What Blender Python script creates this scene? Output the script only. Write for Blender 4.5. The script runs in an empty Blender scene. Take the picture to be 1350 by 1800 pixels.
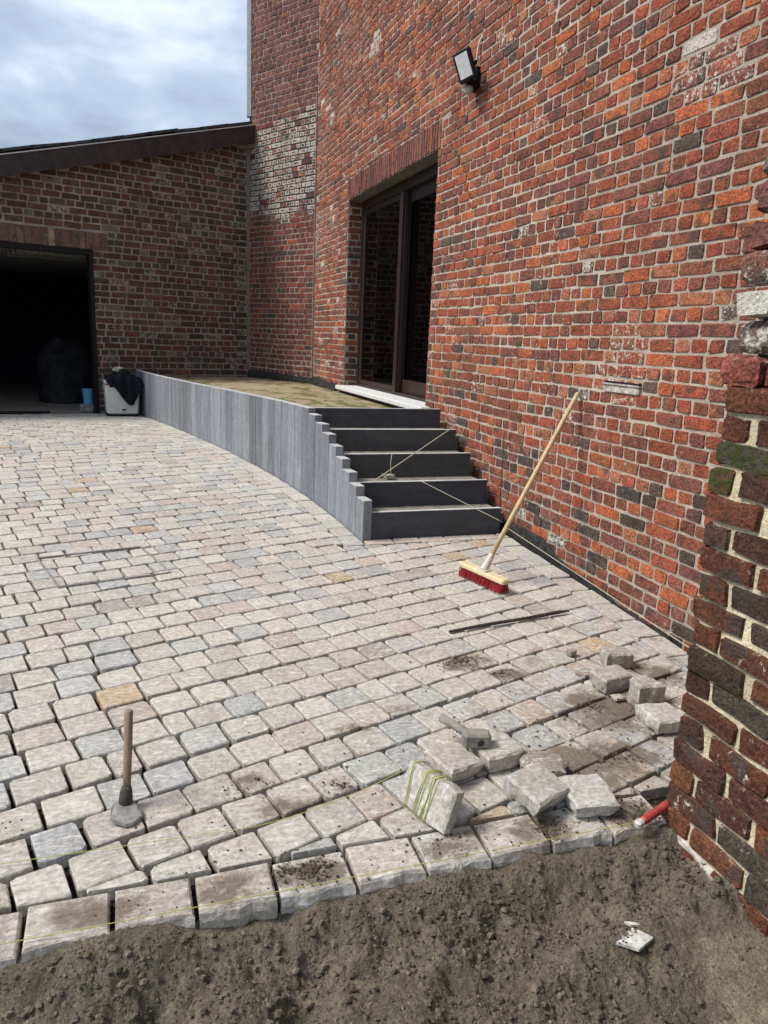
import bpy, math, random
import numpy as np
from mathutils import Vector, Matrix, Euler

rng = random.Random(7)
scene = bpy.context.scene

# ------------------------------------------------------------------ camera
# world axes: X across the yard towards the house wall, Y along that wall away from the viewer, Z up
CAM = np.array([0.0, 0.0, 1.42])
RC = np.array([[0.946, 0.033, -0.322], [-0.321, 0.224, -0.920], [0.041, 0.974, 0.223]])
_m = Matrix(((RC[0][0], RC[0][1], RC[0][2]), (RC[1][0], RC[1][1], RC[1][2]), (RC[2][0], RC[2][1], RC[2][2])))
_q = _m.to_quaternion().normalized()
RC = np.array(_q.to_matrix())
cam_data = bpy.data.cameras.new('camera')
cam_data.sensor_fit = 'VERTICAL'
cam_data.sensor_height = 36.0
cam_data.lens = 26.4
cam_data.clip_end = 2000
cam_data.clip_start = 0.02
cam = bpy.data.objects.new('camera', cam_data)
cam.matrix_world = Matrix.Translation(CAM.tolist()) @ _q.to_matrix().to_4x4()
scene.collection.objects.link(cam)
scene.camera = cam

# ------------------------------------------------------------------ sun, sky, exposure
SUN_ELEV, SUN_VEC = 50.0, (-0.985, 0.17)
SUN_STRENGTH, SKY_STRENGTH = 1.5, 0.048
h_ = math.cos(math.radians(SUN_ELEV)) / math.hypot(*SUN_VEC)
sun_dir = Vector((SUN_VEC[0] * h_, SUN_VEC[1] * h_, math.sin(math.radians(SUN_ELEV))))
sun_data = bpy.data.lights.new('sun', 'SUN')
sun_data.energy = SUN_STRENGTH
sun_data.angle = math.radians(20)
sun_data.color = (1.0, 0.95, 0.88)
sun = bpy.data.objects.new('sun', sun_data)
sun.rotation_euler = sun_dir.to_track_quat('Z', 'Y').to_euler()
sun.location = (-20, 5, 30)
scene.collection.objects.link(sun)

world = bpy.data.worlds.new('World')
scene.world = world
world.use_nodes = True
wt = world.node_tree
wt.nodes.clear()
w_out = wt.nodes.new('ShaderNodeOutputWorld')
w_bg = wt.nodes.new('ShaderNodeBackground')
w_sky = wt.nodes.new('ShaderNodeTexSky')
w_sky.sky_type = 'NISHITA'
w_sky.sun_disc = False
w_sky.sun_elevation = math.radians(SUN_ELEV)
w_sky.sun_rotation = math.atan2(SUN_VEC[0], SUN_VEC[1])
w_bg.inputs['Strength'].default_value = SKY_STRENGTH
w_tc = wt.nodes.new('ShaderNodeTexCoord')
w_sep = wt.nodes.new('ShaderNodeSeparateXYZ')
wt.links.new(w_tc.outputs['Generated'], w_sep.inputs[0])
w_add = wt.nodes.new('ShaderNodeMath'); w_add.operation = 'ADD'; w_add.inputs[1].default_value = 0.22
w_abs = wt.nodes.new('ShaderNodeMath'); w_abs.operation = 'MAXIMUM'; w_abs.inputs[1].default_value = 0.0
wt.links.new(w_sep.outputs['Z'], w_abs.inputs[0])
wt.links.new(w_abs.outputs[0], w_add.inputs[0])
w_div = wt.nodes.new('ShaderNodeVectorMath'); w_div.operation = 'DIVIDE'
wt.links.new(w_tc.outputs['Generated'], w_div.inputs[0])
w_comb = wt.nodes.new('ShaderNodeCombineXYZ')
for k in range(3):
    wt.links.new(w_add.outputs[0], w_comb.inputs[k])
wt.links.new(w_comb.outputs[0], w_div.inputs[1])
w_n1 = wt.nodes.new('ShaderNodeTexNoise')
w_n1.inputs['Scale'].default_value = 2.3; w_n1.inputs['Detail'].default_value = 9; w_n1.inputs['Roughness'].default_value = 0.52
w_n1.inputs['Distortion'].default_value = 0.12
wt.links.new(w_div.outputs[0], w_n1.inputs['Vector'])
w_r1 = wt.nodes.new('ShaderNodeValToRGB')       # grey cloud bellies to white tops (values before the background strength)
cr = w_r1.color_ramp
cr.elements[0].position = 0.32; cr.elements[0].color = (2.7, 3.3, 4.3, 1)
cr.elements[1].position = 0.68; cr.elements[1].color = (8.2, 9.0, 9.9, 1)
e = cr.elements.new(0.52); e.color = (4.6, 5.5, 6.8, 1)
wt.links.new(w_n1.outputs['Fac'], w_r1.inputs[0])
w_mix = wt.nodes.new('ShaderNodeMixRGB')
w_mix.inputs['Fac'].default_value = 0.86
wt.links.new(w_sky.outputs['Color'], w_mix.inputs['Color1'])
wt.links.new(w_r1.outputs['Color'], w_mix.inputs['Color2'])
wt.links.new(w_mix.outputs['Color'], w_bg.inputs['Color'])
wt.links.new(w_bg.outputs[0], w_out.inputs[0])

scene.view_settings.view_transform = 'Standard'
scene.view_settings.look = 'None'
scene.view_settings.gamma = 1.0
scene.view_settings.exposure = 1.5
scene.view_settings.use_curve_mapping = False

# ------------------------------------------------------------------ materials
def mat(name):
    m = bpy.data.materials.new(name)
    m.use_nodes = True
    nt = m.node_tree
    b = nt.nodes['Principled BSDF']
    return m, nt, b

def nd(nt, kind, **kw):
    n = nt.nodes.new(kind)
    for k, v in kw.items():
        if k in n.inputs:
            n.inputs[k].default_value = v
        else:
            setattr(n, k, v)
    return n

def pos(nt):
    return nd(nt, 'ShaderNodeNewGeometry').outputs['Position']

def noise(nt, vec, scale, detail=4, rough=0.55, dist=0.0, out='Fac'):
    n = nd(nt, 'ShaderNodeTexNoise', Scale=scale, Detail=detail, Roughness=rough, Distortion=dist)
    nt.links.new(vec, n.inputs['Vector'])
    return n.outputs[out]

def stretch(nt, vec, s, rot=0.0):
    n = nd(nt, 'ShaderNodeMapping')
    n.inputs['Scale'].default_value = s
    n.inputs['Rotation'].default_value = (0, 0, rot)
    nt.links.new(vec, n.inputs['Vector'])
    return n.outputs[0]

def ramp(nt, val, lo, hi, a=0.0, b=1.0):
    n = nd(nt, 'ShaderNodeMapRange')
    n.interpolation_type = 'SMOOTHSTEP'
    n.inputs['From Min'].default_value = lo
    n.inputs['From Max'].default_value = hi
    n.inputs['To Min'].default_value = a
    n.inputs['To Max'].default_value = b
    nt.links.new(val, n.inputs['Value'])
    return n.outputs['Result']

def math_(nt, op, a, b):
    n = nd(nt, 'ShaderNodeMath', operation=op)
    for i, v in enumerate((a, b)):
        if isinstance(v, (int, float)):
            n.inputs[i].default_value = v
        else:
            nt.links.new(v, n.inputs[i])
    return n.outputs[0]

def mix(nt, fac, c1, c2, mode='MIX'):
    n = nd(nt, 'ShaderNodeMixRGB', blend_type=mode)
    for i, v in enumerate((fac, c1, c2)):
        if isinstance(v, (int, float)):
            n.inputs[i].default_value = v
        elif isinstance(v, tuple):
            n.inputs[i].default_value = v if len(v) == 4 else (*v, 1)
        else:
            nt.links.new(v, n.inputs[i])
    return n.outputs[0]

def grey(nt, val):
    n = nd(nt, 'ShaderNodeCombineXYZ')
    for k in range(3):
        nt.links.new(val, n.inputs[k])
    return n.outputs[0]

def bump(nt, b, height, dist, strength=1.0):
    n = nd(nt, 'ShaderNodeBump', Strength=strength, Distance=dist)
    nt.links.new(height, n.inputs['Height'])
    nt.links.new(n.outputs[0], b.inputs['Normal'])

def attr(nt, name, out='Color'):
    n = nd(nt, 'ShaderNodeAttribute', attribute_name=name)
    return n.outputs[out]

def setc(nt, b, col, rough=0.9, spec=0.25):
    if isinstance(col, tuple):
        b.inputs['Base Color'].default_value = (*col, 1)
    else:
        nt.links.new(col, b.inputs['Base Color'])
    b.inputs['Roughness'].default_value = rough
    b.inputs['Specular IOR Level'].default_value = spec

def brick_mat(name, mortar=(0.46, 0.41, 0.34), white=(0.72, 0.67, 0.58), smear=0.5, grime=0.0, worn=0.0, fleck=0.8):
    m, nt, b = mat(name)
    p = pos(nt)
    col = attr(nt, 'Col')
    sep = nd(nt, 'ShaderNodeSeparateColor')
    nt.links.new(attr(nt, 'Aux'), sep.inputs[0])
    w, moss, rnd = sep.outputs[0], sep.outputs[1], sep.outputs[2]
    fine = noise(nt, p, 90, 6, 0.65)
    big = noise(nt, p, 17, 4, 0.6, 0.4)
    edge = attr(nt, 'Col', 'Alpha')
    c = mix(nt, 1.0, col, grey(nt, ramp(nt, fine, 0.28, 0.72, 0.48, 1.50)), 'MULTIPLY')
    # fire marks: duller and brighter blotches inside each brick
    c = mix(nt, ramp(nt, big, 0.50, 0.66, 0.0, 0.75), c, mix(nt, 1.0, c, (0.60, 0.66, 0.74), 'MULTIPLY'))
    c = mix(nt, ramp(nt, big, 0.46, 0.34, 0.0, 0.7), c, mix(nt, 1.0, c, (1.30, 1.12, 0.92), 'MULTIPLY'))
    burnt = ramp(nt, math_(nt, 'ADD', noise(nt, p, 9, 3, 0.5), math_(nt, 'MULTIPLY', rnd, 0.14)), 0.66, 0.72)
    c = mix(nt, math_(nt, 'MULTIPLY', burnt, 0.7), c, (0.075, 0.060, 0.054))
    pit = ramp(nt, noise(nt, p, 150, 3, 0.5), 0.66, 0.74)
    c = mix(nt, math_(nt, 'MULTIPLY', pit, 0.6), c, (0.03, 0.022, 0.02))
    # mortar wiped over the arrises and here and there over the faces
    sm = math_(nt, 'ADD', noise(nt, p, 48, 6, 0.7), math_(nt, 'MULTIPLY', math_(nt, 'POWER', edge, 3.0), 0.12 + 0.16 * smear))
    c = mix(nt, math_(nt, 'MULTIPLY', ramp(nt, sm, 0.63, 0.72), 0.55 + 0.4 * smear), c, mortar)
    # flakes of old limewash, as much as the brick carries
    fl = math_(nt, 'ADD', noise(nt, p, 30, 8, 0.78, 0.5), math_(nt, 'MULTIPLY', w, 0.36))
    if worn:
        fl = math_(nt, 'ADD', fl, math_(nt, 'MULTIPLY', math_(nt, 'SUBTRACT', edge, 0.62), worn))
    c = mix(nt, ramp(nt, fl, 0.69, 0.76, 0.0, 0.92), c, mix(nt, 1.0, white, grey(nt, ramp(nt, fine, 0.3, 0.7, 0.75, 1.1)), 'MULTIPLY'))
    fk = math_(nt, 'ADD', noise(nt, p, 130, 4, 0.7), math_(nt, 'MULTIPLY', w, 0.10))
    c = mix(nt, ramp(nt, fk, 0.675, 0.72, 0.0, fleck), c, white)
    c = mix(nt, math_(nt, 'MULTIPLY', moss, ramp(nt, noise(nt, p, 45, 4), 0.38, 0.55)), c, (0.055, 0.07, 0.015))
    if grime:
        g = ramp(nt, noise(nt, p, 3.0, 5, 0.6), 0.42, 0.62)
        c = mix(nt, math_(nt, 'MULTIPLY', g, grime), c, mix(nt, 1.0, c, (0.62, 0.66, 0.62), 'MULTIPLY'))
    setc(nt, b, c, 0.92, 0.2)
    hgt = math_(nt, 'ADD', math_(nt, 'MULTIPLY', noise(nt, p, 45, 5, 0.6), 1.0), math_(nt, 'MULTIPLY', fine, 0.6))
    bump(nt, b, hgt, 0.012, 1.0)
    return m

def mortar_mat(name):
    m, nt, b = mat(name)
    p = pos(nt)
    c = attr(nt, 'Col')
    f = noise(nt, p, 120, 6, 0.65)
    g = noise(nt, p, 9, 5, 0.6)
    c = mix(nt, 1.0, c, grey(nt, ramp(nt, f, 0.25, 0.75, 0.66, 1.3)), 'MULTIPLY')
    c = mix(nt, 1.0, c, grey(nt, ramp(nt, g, 0.3, 0.7, 0.78, 1.15)), 'MULTIPLY')
    setc(nt, b, c, 0.95, 0.15)
    bump(nt, b, math_(nt, 'ADD', f, noise(nt, p, 40, 4)), 0.008, 0.9)
    return m

def plain(name, col, rough=0.6, spec=0.3, var=0.2, scale=30, bdist=0.0, metal=0.0):
    m, nt, b = mat(name)
    p = pos(nt)
    f = noise(nt, p, scale, 5, 0.6)
    c = mix(nt, 1.0, (*col, 1), grey(nt, ramp(nt, f, 0.3, 0.7, 1 - var, 1 + var)), 'MULTIPLY')
    setc(nt, b, c, rough, spec)
    b.inputs['Metallic'].default_value = metal
    if bdist:
        bump(nt, b, f, bdist, 0.8)
    return m

def dirt_zone(nt, p):
    """soil trodden over the unfinished front corner: densest at the kerb and by the pier, thinning out up the yard"""
    sx = nd(nt, 'ShaderNodeSeparateXYZ')
    nt.links.new(p, sx.inputs[0])
    x, y = sx.outputs[0], sx.outputs[1]
    near = ramp(nt, y, 1.60, 2.45, 1.0, 0.0)
    right = math_(nt, 'MULTIPLY', ramp(nt, x, 0.5, 1.5), ramp(nt, y, 2.6, 3.5, 1.0, 0.0))
    return math_(nt, 'MAXIMUM', math_(nt, 'MULTIPLY', near, 0.8), right)

SPILLS = [(1.36, 2.75, 0.16, 0.10), (1.50, 2.60, 0.12, 0.07), (1.75, 2.25, 0.30, 0.22), (1.50, 1.95, 0.32, 0.18), (1.14, 1.70, 0.16, 0.09), (0.42, 1.71, 0.14, 0.08), (0.20, 1.70, 0.12, 0.07),
          (-0.10, 1.71, 0.16, 0.07), (0.85, 1.70, 0.14, 0.07), (0.45, 1.98, 0.14, 0.08), (0.62, 2.06, 0.07, 0.05), (0.33, 2.14, 0.08, 0.06), (1.45, 1.70, 0.12, 0.09), (2.15, 2.45, 0.16, 0.14), (0.75, 2.35, 0.10, 0.05), (0.95, 2.45, 0.08, 0.05)]
def stone_mat(name, dirt=1.0):
    m, nt, b = mat(name)
    p = pos(nt)
    col = attr(nt, 'Col')
    f = noise(nt, p, 60, 6, 0.62)
    g = noise(nt, p, 16, 5, 0.6, 0.6)
    c = mix(nt, 1.0, col, grey(nt, ramp(nt, f, 0.3, 0.7, 0.74, 1.22)), 'MULTIPLY')
    # cleft layers: lighter chalky streaks and darker veins running across each stone
    st = noise(nt, stretch(nt, p, (9, 30, 9), 0.45), 2.2, 6, 0.68, 1.1)
    c = mix(nt, math_(nt, 'MULTIPLY', ramp(nt, st, 0.53, 0.62), 0.7), c, (0.68, 0.66, 0.61))
    c = mix(nt, math_(nt, 'MULTIPLY', ramp(nt, st, 0.44, 0.33), 0.4), c, mix(nt, 1.0, c, (0.62, 0.60, 0.58), 'MULTIPLY'))
    c = mix(nt, math_(nt, 'MULTIPLY', ramp(nt, g, 0.56, 0.70), 0.40), c, (0.42, 0.34, 0.26))
    hair = noise(nt, stretch(nt, p, (40, 90, 40), -0.6), 1.6, 5, 0.7, 2.0)
    c = mix(nt, math_(nt, 'MULTIPLY', ramp(nt, hair, 0.59, 0.64), 0.75), c, (0.76, 0.74, 0.70))
    scr = noise(nt, p, 34, 7, 0.8, 1.5)
    c = mix(nt, math_(nt, 'MULTIPLY', ramp(nt, scr, 0.60, 0.64), 0.55), c, (0.74, 0.72, 0.68))
    c = mix(nt, math_(nt, 'MULTIPLY', ramp(nt, scr, 0.41, 0.36), 0.45), c, mix(nt, 1.0, c, (0.60, 0.58, 0.56), 'MULTIPLY'))
    if dirt:
        z = dirt_zone(nt, p)
        sx = nd(nt, 'ShaderNodeSeparateXYZ')
        nt.links.new(p, sx.inputs[0])
        spill = None
        for (px_, py_, rx_, ry_) in SPILLS:
            dx_ = math_(nt, 'DIVIDE', math_(nt, 'SUBTRACT', sx.outputs[0], px_), rx_)
            dy_ = math_(nt, 'DIVIDE', math_(nt, 'SUBTRACT', sx.outputs[1], py_), ry_)
            q_ = math_(nt, 'ADD', math_(nt, 'MULTIPLY', dx_, dx_), math_(nt, 'MULTIPLY', dy_, dy_))
            q_ = ramp(nt, q_, 0.0, 1.0, 1.0, 0.0)
            spill = q_ if spill is None else math_(nt, 'MAXIMUM', spill, q_)
        soft = noise(nt, p, 11, 6, 0.7, 0.4)
        d0 = math_(nt, 'ADD', soft, math_(nt, 'MULTIPLY', z, 0.10))
        d0 = math_(nt, 'ADD', d0, math_(nt, 'MULTIPLY', spill, 0.24))
        d1 = math_(nt, 'ADD', noise(nt, p, 85, 6, 0.8), math_(nt, 'ADD', math_(nt, 'MULTIPLY', z, 0.06), math_(nt, 'MULTIPLY', spill, 0.10)))
        c = mix(nt, ramp(nt, d0, 0.56, 0.78, 0.0, 0.62), c, mix(nt, 1.0, c, (0.60, 0.52, 0.44), 'MULTIPLY'))
        c = mix(nt, ramp(nt, d0, 0.68, 0.84, 0.0, 0.8), c, (0.15, 0.12, 0.085))
        c = mix(nt, ramp(nt, d1, 0.68, 0.76, 0.0, 0.8), c, (0.12, 0.095, 0.07))
    setc(nt, b, c, 0.72, 0.35)
    bump(nt, b, math_(nt, 'ADD', math_(nt, 'MULTIPLY', st, 1.3), math_(nt, 'MULTIPLY', f, 0.5)), 0.008, 0.75)
    return m

def slab_mat(name, vert=True):
    m, nt, b = mat(name)
    p = pos(nt)
    col = attr(nt, 'Col')
    s = (7, 7, 0.9) if vert else (0.8, 4, 4)
    st = noise(nt, stretch(nt, p, s), 1.6, 6, 0.65, 0.8)
    f = noise(nt, p, 26, 5, 0.6)
    c = mix(nt, 1.0, col, grey(nt, ramp(nt, st, 0.3, 0.7, 0.80, 1.22)), 'MULTIPLY')
    c = mix(nt, math_(nt, 'MULTIPLY', ramp(nt, noise(nt, stretch(nt, p, (6, 6, 2.5)), 2.4, 7, 0.75, 1.2), 0.60, 0.70), 0.22 if vert else 0.06), c, (0.42, 0.44, 0.46))
    c = mix(nt, 1.0, c, grey(nt, ramp(nt, f, 0.3, 0.7, 0.86, 1.12)), 'MULTIPLY')
    setc(nt, b, c, 0.62, 0.35)
    bump(nt, b, math_(nt, 'ADD', f, st), 0.002, 0.6)
    return m

def soil_mat(name):
    m, nt, b = mat(name)
    p = pos(nt)
    col = attr(nt, 'Col')
    f = noise(nt, p, 130, 6, 0.7)
    g = noise(nt, p, 22, 5, 0.62)
    c = mix(nt, 1.0, col, grey(nt, ramp(nt, f, 0.25, 0.75, 0.55, 1.45)), 'MULTIPLY')
    c = mix(nt, 1.0, c, grey(nt, ramp(nt, g, 0.3, 0.7, 0.8, 1.2)), 'MULTIPLY')
    c = mix(nt, ramp(nt, noise(nt, p, 260, 2, 0.5), 0.74, 0.78), c, (0.42, 0.39, 0.33))
    setc(nt, b, c, 0.97, 0.1)
    bump(nt, b, math_(nt, 'ADD', f, noise(nt, p, 45, 5, 0.7)), 0.012, 1.0)
    return m

def moss_mat(name):
    m, nt, b = mat(name)
    p = pos(nt)
    g = noise(nt, stretch(nt, p, (2.0, 0.9, 1), 0.5), 2.6, 6, 0.62, 0.5)
    f = noise(nt, p, 40, 5, 0.65)
    c = mix(nt, ramp(nt, g, 0.45, 0.57, 0.0, 0.9), (0.34, 0.275, 0.18), (0.135, 0.125, 0.042))
    c = mix(nt, ramp(nt, noise(nt, p, 1.1, 3), 0.52, 0.66), c, (0.34, 0.285, 0.20))
    c = mix(nt, 1.0, c, grey(nt, ramp(nt, f, 0.3, 0.7, 0.7, 1.25)), 'MULTIPLY')
    setc(nt, b, c, 0.95, 0.1)
    bump(nt, b, f, 0.01, 0.8)
    return m

def wood_mat(name, col, axis_scale=(40, 40, 3), var=0.3):
    m, nt, b = mat(name)
    p = nd(nt, 'ShaderNodeTexCoord').outputs['Object']
    st = noise(nt, stretch(nt, p, axis_scale), 1.5, 6, 0.6, 0.6)
    c = mix(nt, 1.0, (*col, 1), grey(nt, ramp(nt, st, 0.3, 0.7, 1 - var, 1 + var)), 'MULTIPLY')
    dirt = noise(nt, p, 9, 4)
    c = mix(nt, math_(nt, 'MULTIPLY', ramp(nt, dirt, 0.5, 0.7), 0.35), c, mix(nt, 1.0, c, (0.55, 0.5, 0.45), 'MULTIPLY'))
    setc(nt, b, c, 0.65, 0.3)
    bump(nt, b, st, 0.001, 0.5)
    return m

def glass_mat(name):
    m = bpy.data.materials.new(name)
    m.use_nodes = True
    nt = m.node_tree
    nt.nodes.clear()
    o = nd(nt, 'ShaderNodeOutputMaterial')
    t = nd(nt, 'ShaderNodeBsdfTransparent'); t.inputs[0].default_value = (0.62, 0.64, 0.64, 1)
    g = nd(nt, 'ShaderNodeBsdfGlossy'); g.inputs['Roughness'].default_value = 0.02
    fr = nd(nt, 'ShaderNodeFresnel', IOR=1.5)
    mx = nd(nt, 'ShaderNodeMixShader')
    nt.links.new(fr.outputs[0], mx.inputs[0])
    nt.links.new(t.outputs[0], mx.inputs[1])
    nt.links.new(g.outputs[0], mx.inputs[2])
    nt.links.new(mx.outputs[0], o.inputs[0])
    return m

M = {}
M['brick'] = brick_mat('red_brick', mortar=(0.44, 0.37, 0.30), smear=0.3, grime=0.4)
M['brick_b'] = brick_mat('limewashed_brick', white=(0.56, 0.52, 0.46), smear=0.0, grime=0.45, worn=0.36, fleck=0.35)
M['brick_a'] = brick_mat('sooty_brick', mortar=(0.25, 0.225, 0.19), white=(0.46, 0.43, 0.38), fleck=0.25, smear=0.0, grime=0.6)
M['brick_p'] = brick_mat('pier_brick', mortar=(0.42, 0.36, 0.26), white=(0.70, 0.66, 0.56), fleck=0.4, smear=0.0, grime=0.5)
M['mortar'] = mortar_mat('lime_mortar')
M['stone'] = stone_mat('sandstone_sett')
M['stone_loose'] = stone_mat('sandstone_loose', dirt=0.0)
M['slab'] = slab_mat('blue_stone_board')
M['riser'] = slab_mat('blue_stone_riser', vert=False)
M['soil'] = soil_mat('soil')
M['moss'] = moss_mat('mossy_concrete')
M['concrete'] = plain('concrete', (0.22, 0.205, 0.18), 0.95, 0.1, 0.3, 18, 0.006)
M['sill'] = plain('pale_sill_stone', (0.60, 0.60, 0.585), 0.7, 0.3, 0.12, 35, 0.001)
M['membrane'] = plain('bitumen_membrane', (0.028, 0.027, 0.026), 0.8, 0.25, 0.6, 25, 0.02)
M['frame'] = plain('brown_frame', (0.030, 0.016, 0.013), 0.45, 0.35, 0.15, 12)
M['glass'] = glass_mat('window_glass')
M['room'] = plain('dim_room', (0.11, 0.10, 0.09), 0.9, 0.1)
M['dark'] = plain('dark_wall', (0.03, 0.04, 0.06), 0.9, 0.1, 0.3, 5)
M['fascia'] = plain('dark_brown_board', (0.040, 0.029, 0.027), 0.6, 0.3, 0.3, 9)
M['tile'] = plain('slate_roof', (0.055, 0.055, 0.056), 0.8, 0.2, 0.35, 14, 0.008)
M['black'] = plain('black_paint', (0.010, 0.010, 0.011), 0.55, 0.2, 0.2)
M['steel_dark'] = plain('rusty_iron', (0.055, 0.045, 0.040), 0.7, 0.3, 0.35, 60, 0.001)
M['steel'] = plain('worn_steel', (0.26, 0.25, 0.23), 0.55, 0.4, 0.3, 50, 0.001, 0.35)
M['zinc'] = plain('pale_flashing', (0.55, 0.56, 0.56), 0.6, 0.3, 0.15)
M['wood'] = wood_mat('broom_wood', (0.52, 0.39, 0.22), var=0.18)
M['wood_pale'] = wood_mat('pale_beech', (0.66, 0.53, 0.34), (4, 40, 40), var=0.16)
M['wood_dark'] = wood_mat('weathered_ash', (0.25, 0.18, 0.12))
M['red_bristle'] = plain('red_bristle', (0.33, 0.02, 0.03), 0.55, 0.4, 0.3, 80)
M['white_plastic'] = plain('white_plastic', (0.62, 0.62, 0.58), 0.5, 0.4, 0.08, 12)
M['socket'] = plain('grey_socket', (0.50, 0.48, 0.43), 0.5, 0.4, 0.1)
M['string'] = plain('lime_string', (0.40, 0.44, 0.12), 0.8, 0.2, 0.15, 200)
M['string_pale'] = plain('pale_string', (0.46, 0.44, 0.33), 0.85, 0.2, 0.15, 200)
M['red_paint'] = plain('worn_red_paint', (0.36, 0.052, 0.046), 0.55, 0.4, 0.25, 60)
M['blue'] = plain('blue_plastic', (0.10, 0.30, 0.48), 0.5, 0.4, 0.1)
M['cloth'] = plain('navy_cloth', (0.012, 0.014, 0.020), 0.95, 0.1, 0.3, 40, 0.01)
M['hivis'] = plain('camouflage_cloth', (0.40, 0.42, 0.30), 0.9, 0.1, 0.7, 45)
M['tarp'] = plain('grey_tarpaulin', (0.022, 0.023, 0.027), 0.9, 0.1, 0.5, 6, 0.02)
M['led'] = plain('floodlight_lens', (0.66, 0.67, 0.68), 0.2, 0.5, 0.1, 40)
M['clear'] = plain('sensor_lens', (0.45, 0.44, 0.40), 0.2, 0.5, 0.2, 60)
M['white'] = plain('white_ceramic', (0.52, 0.51, 0.47), 0.5, 0.3, 0.35, 60)
M['mortar_white'] = plain('white_render', (0.40, 0.37, 0.32), 0.9, 0.15, 0.45, 30, 0.008)
M['cable'] = plain('pale_cable', (0.55, 0.50, 0.40), 0.6, 0.3, 0.1)

# ------------------------------------------------------------------ object helpers
COL = scene.collection

def empty(name, loc, label=None, cat=None, group=None, kind=None):
    o = bpy.data.objects.new(name, None)
    o.location = loc
    o.empty_display_size = 0.1
    COL.objects.link(o)
    tag(o, label, cat, group, kind)
    return o

def tag(o, label=None, cat=None, group=None, kind=None):
    for k, v in (('label', label), ('category', cat), ('group', group), ('kind', kind)):
        if v:
            o[k] = v
    return o

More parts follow.
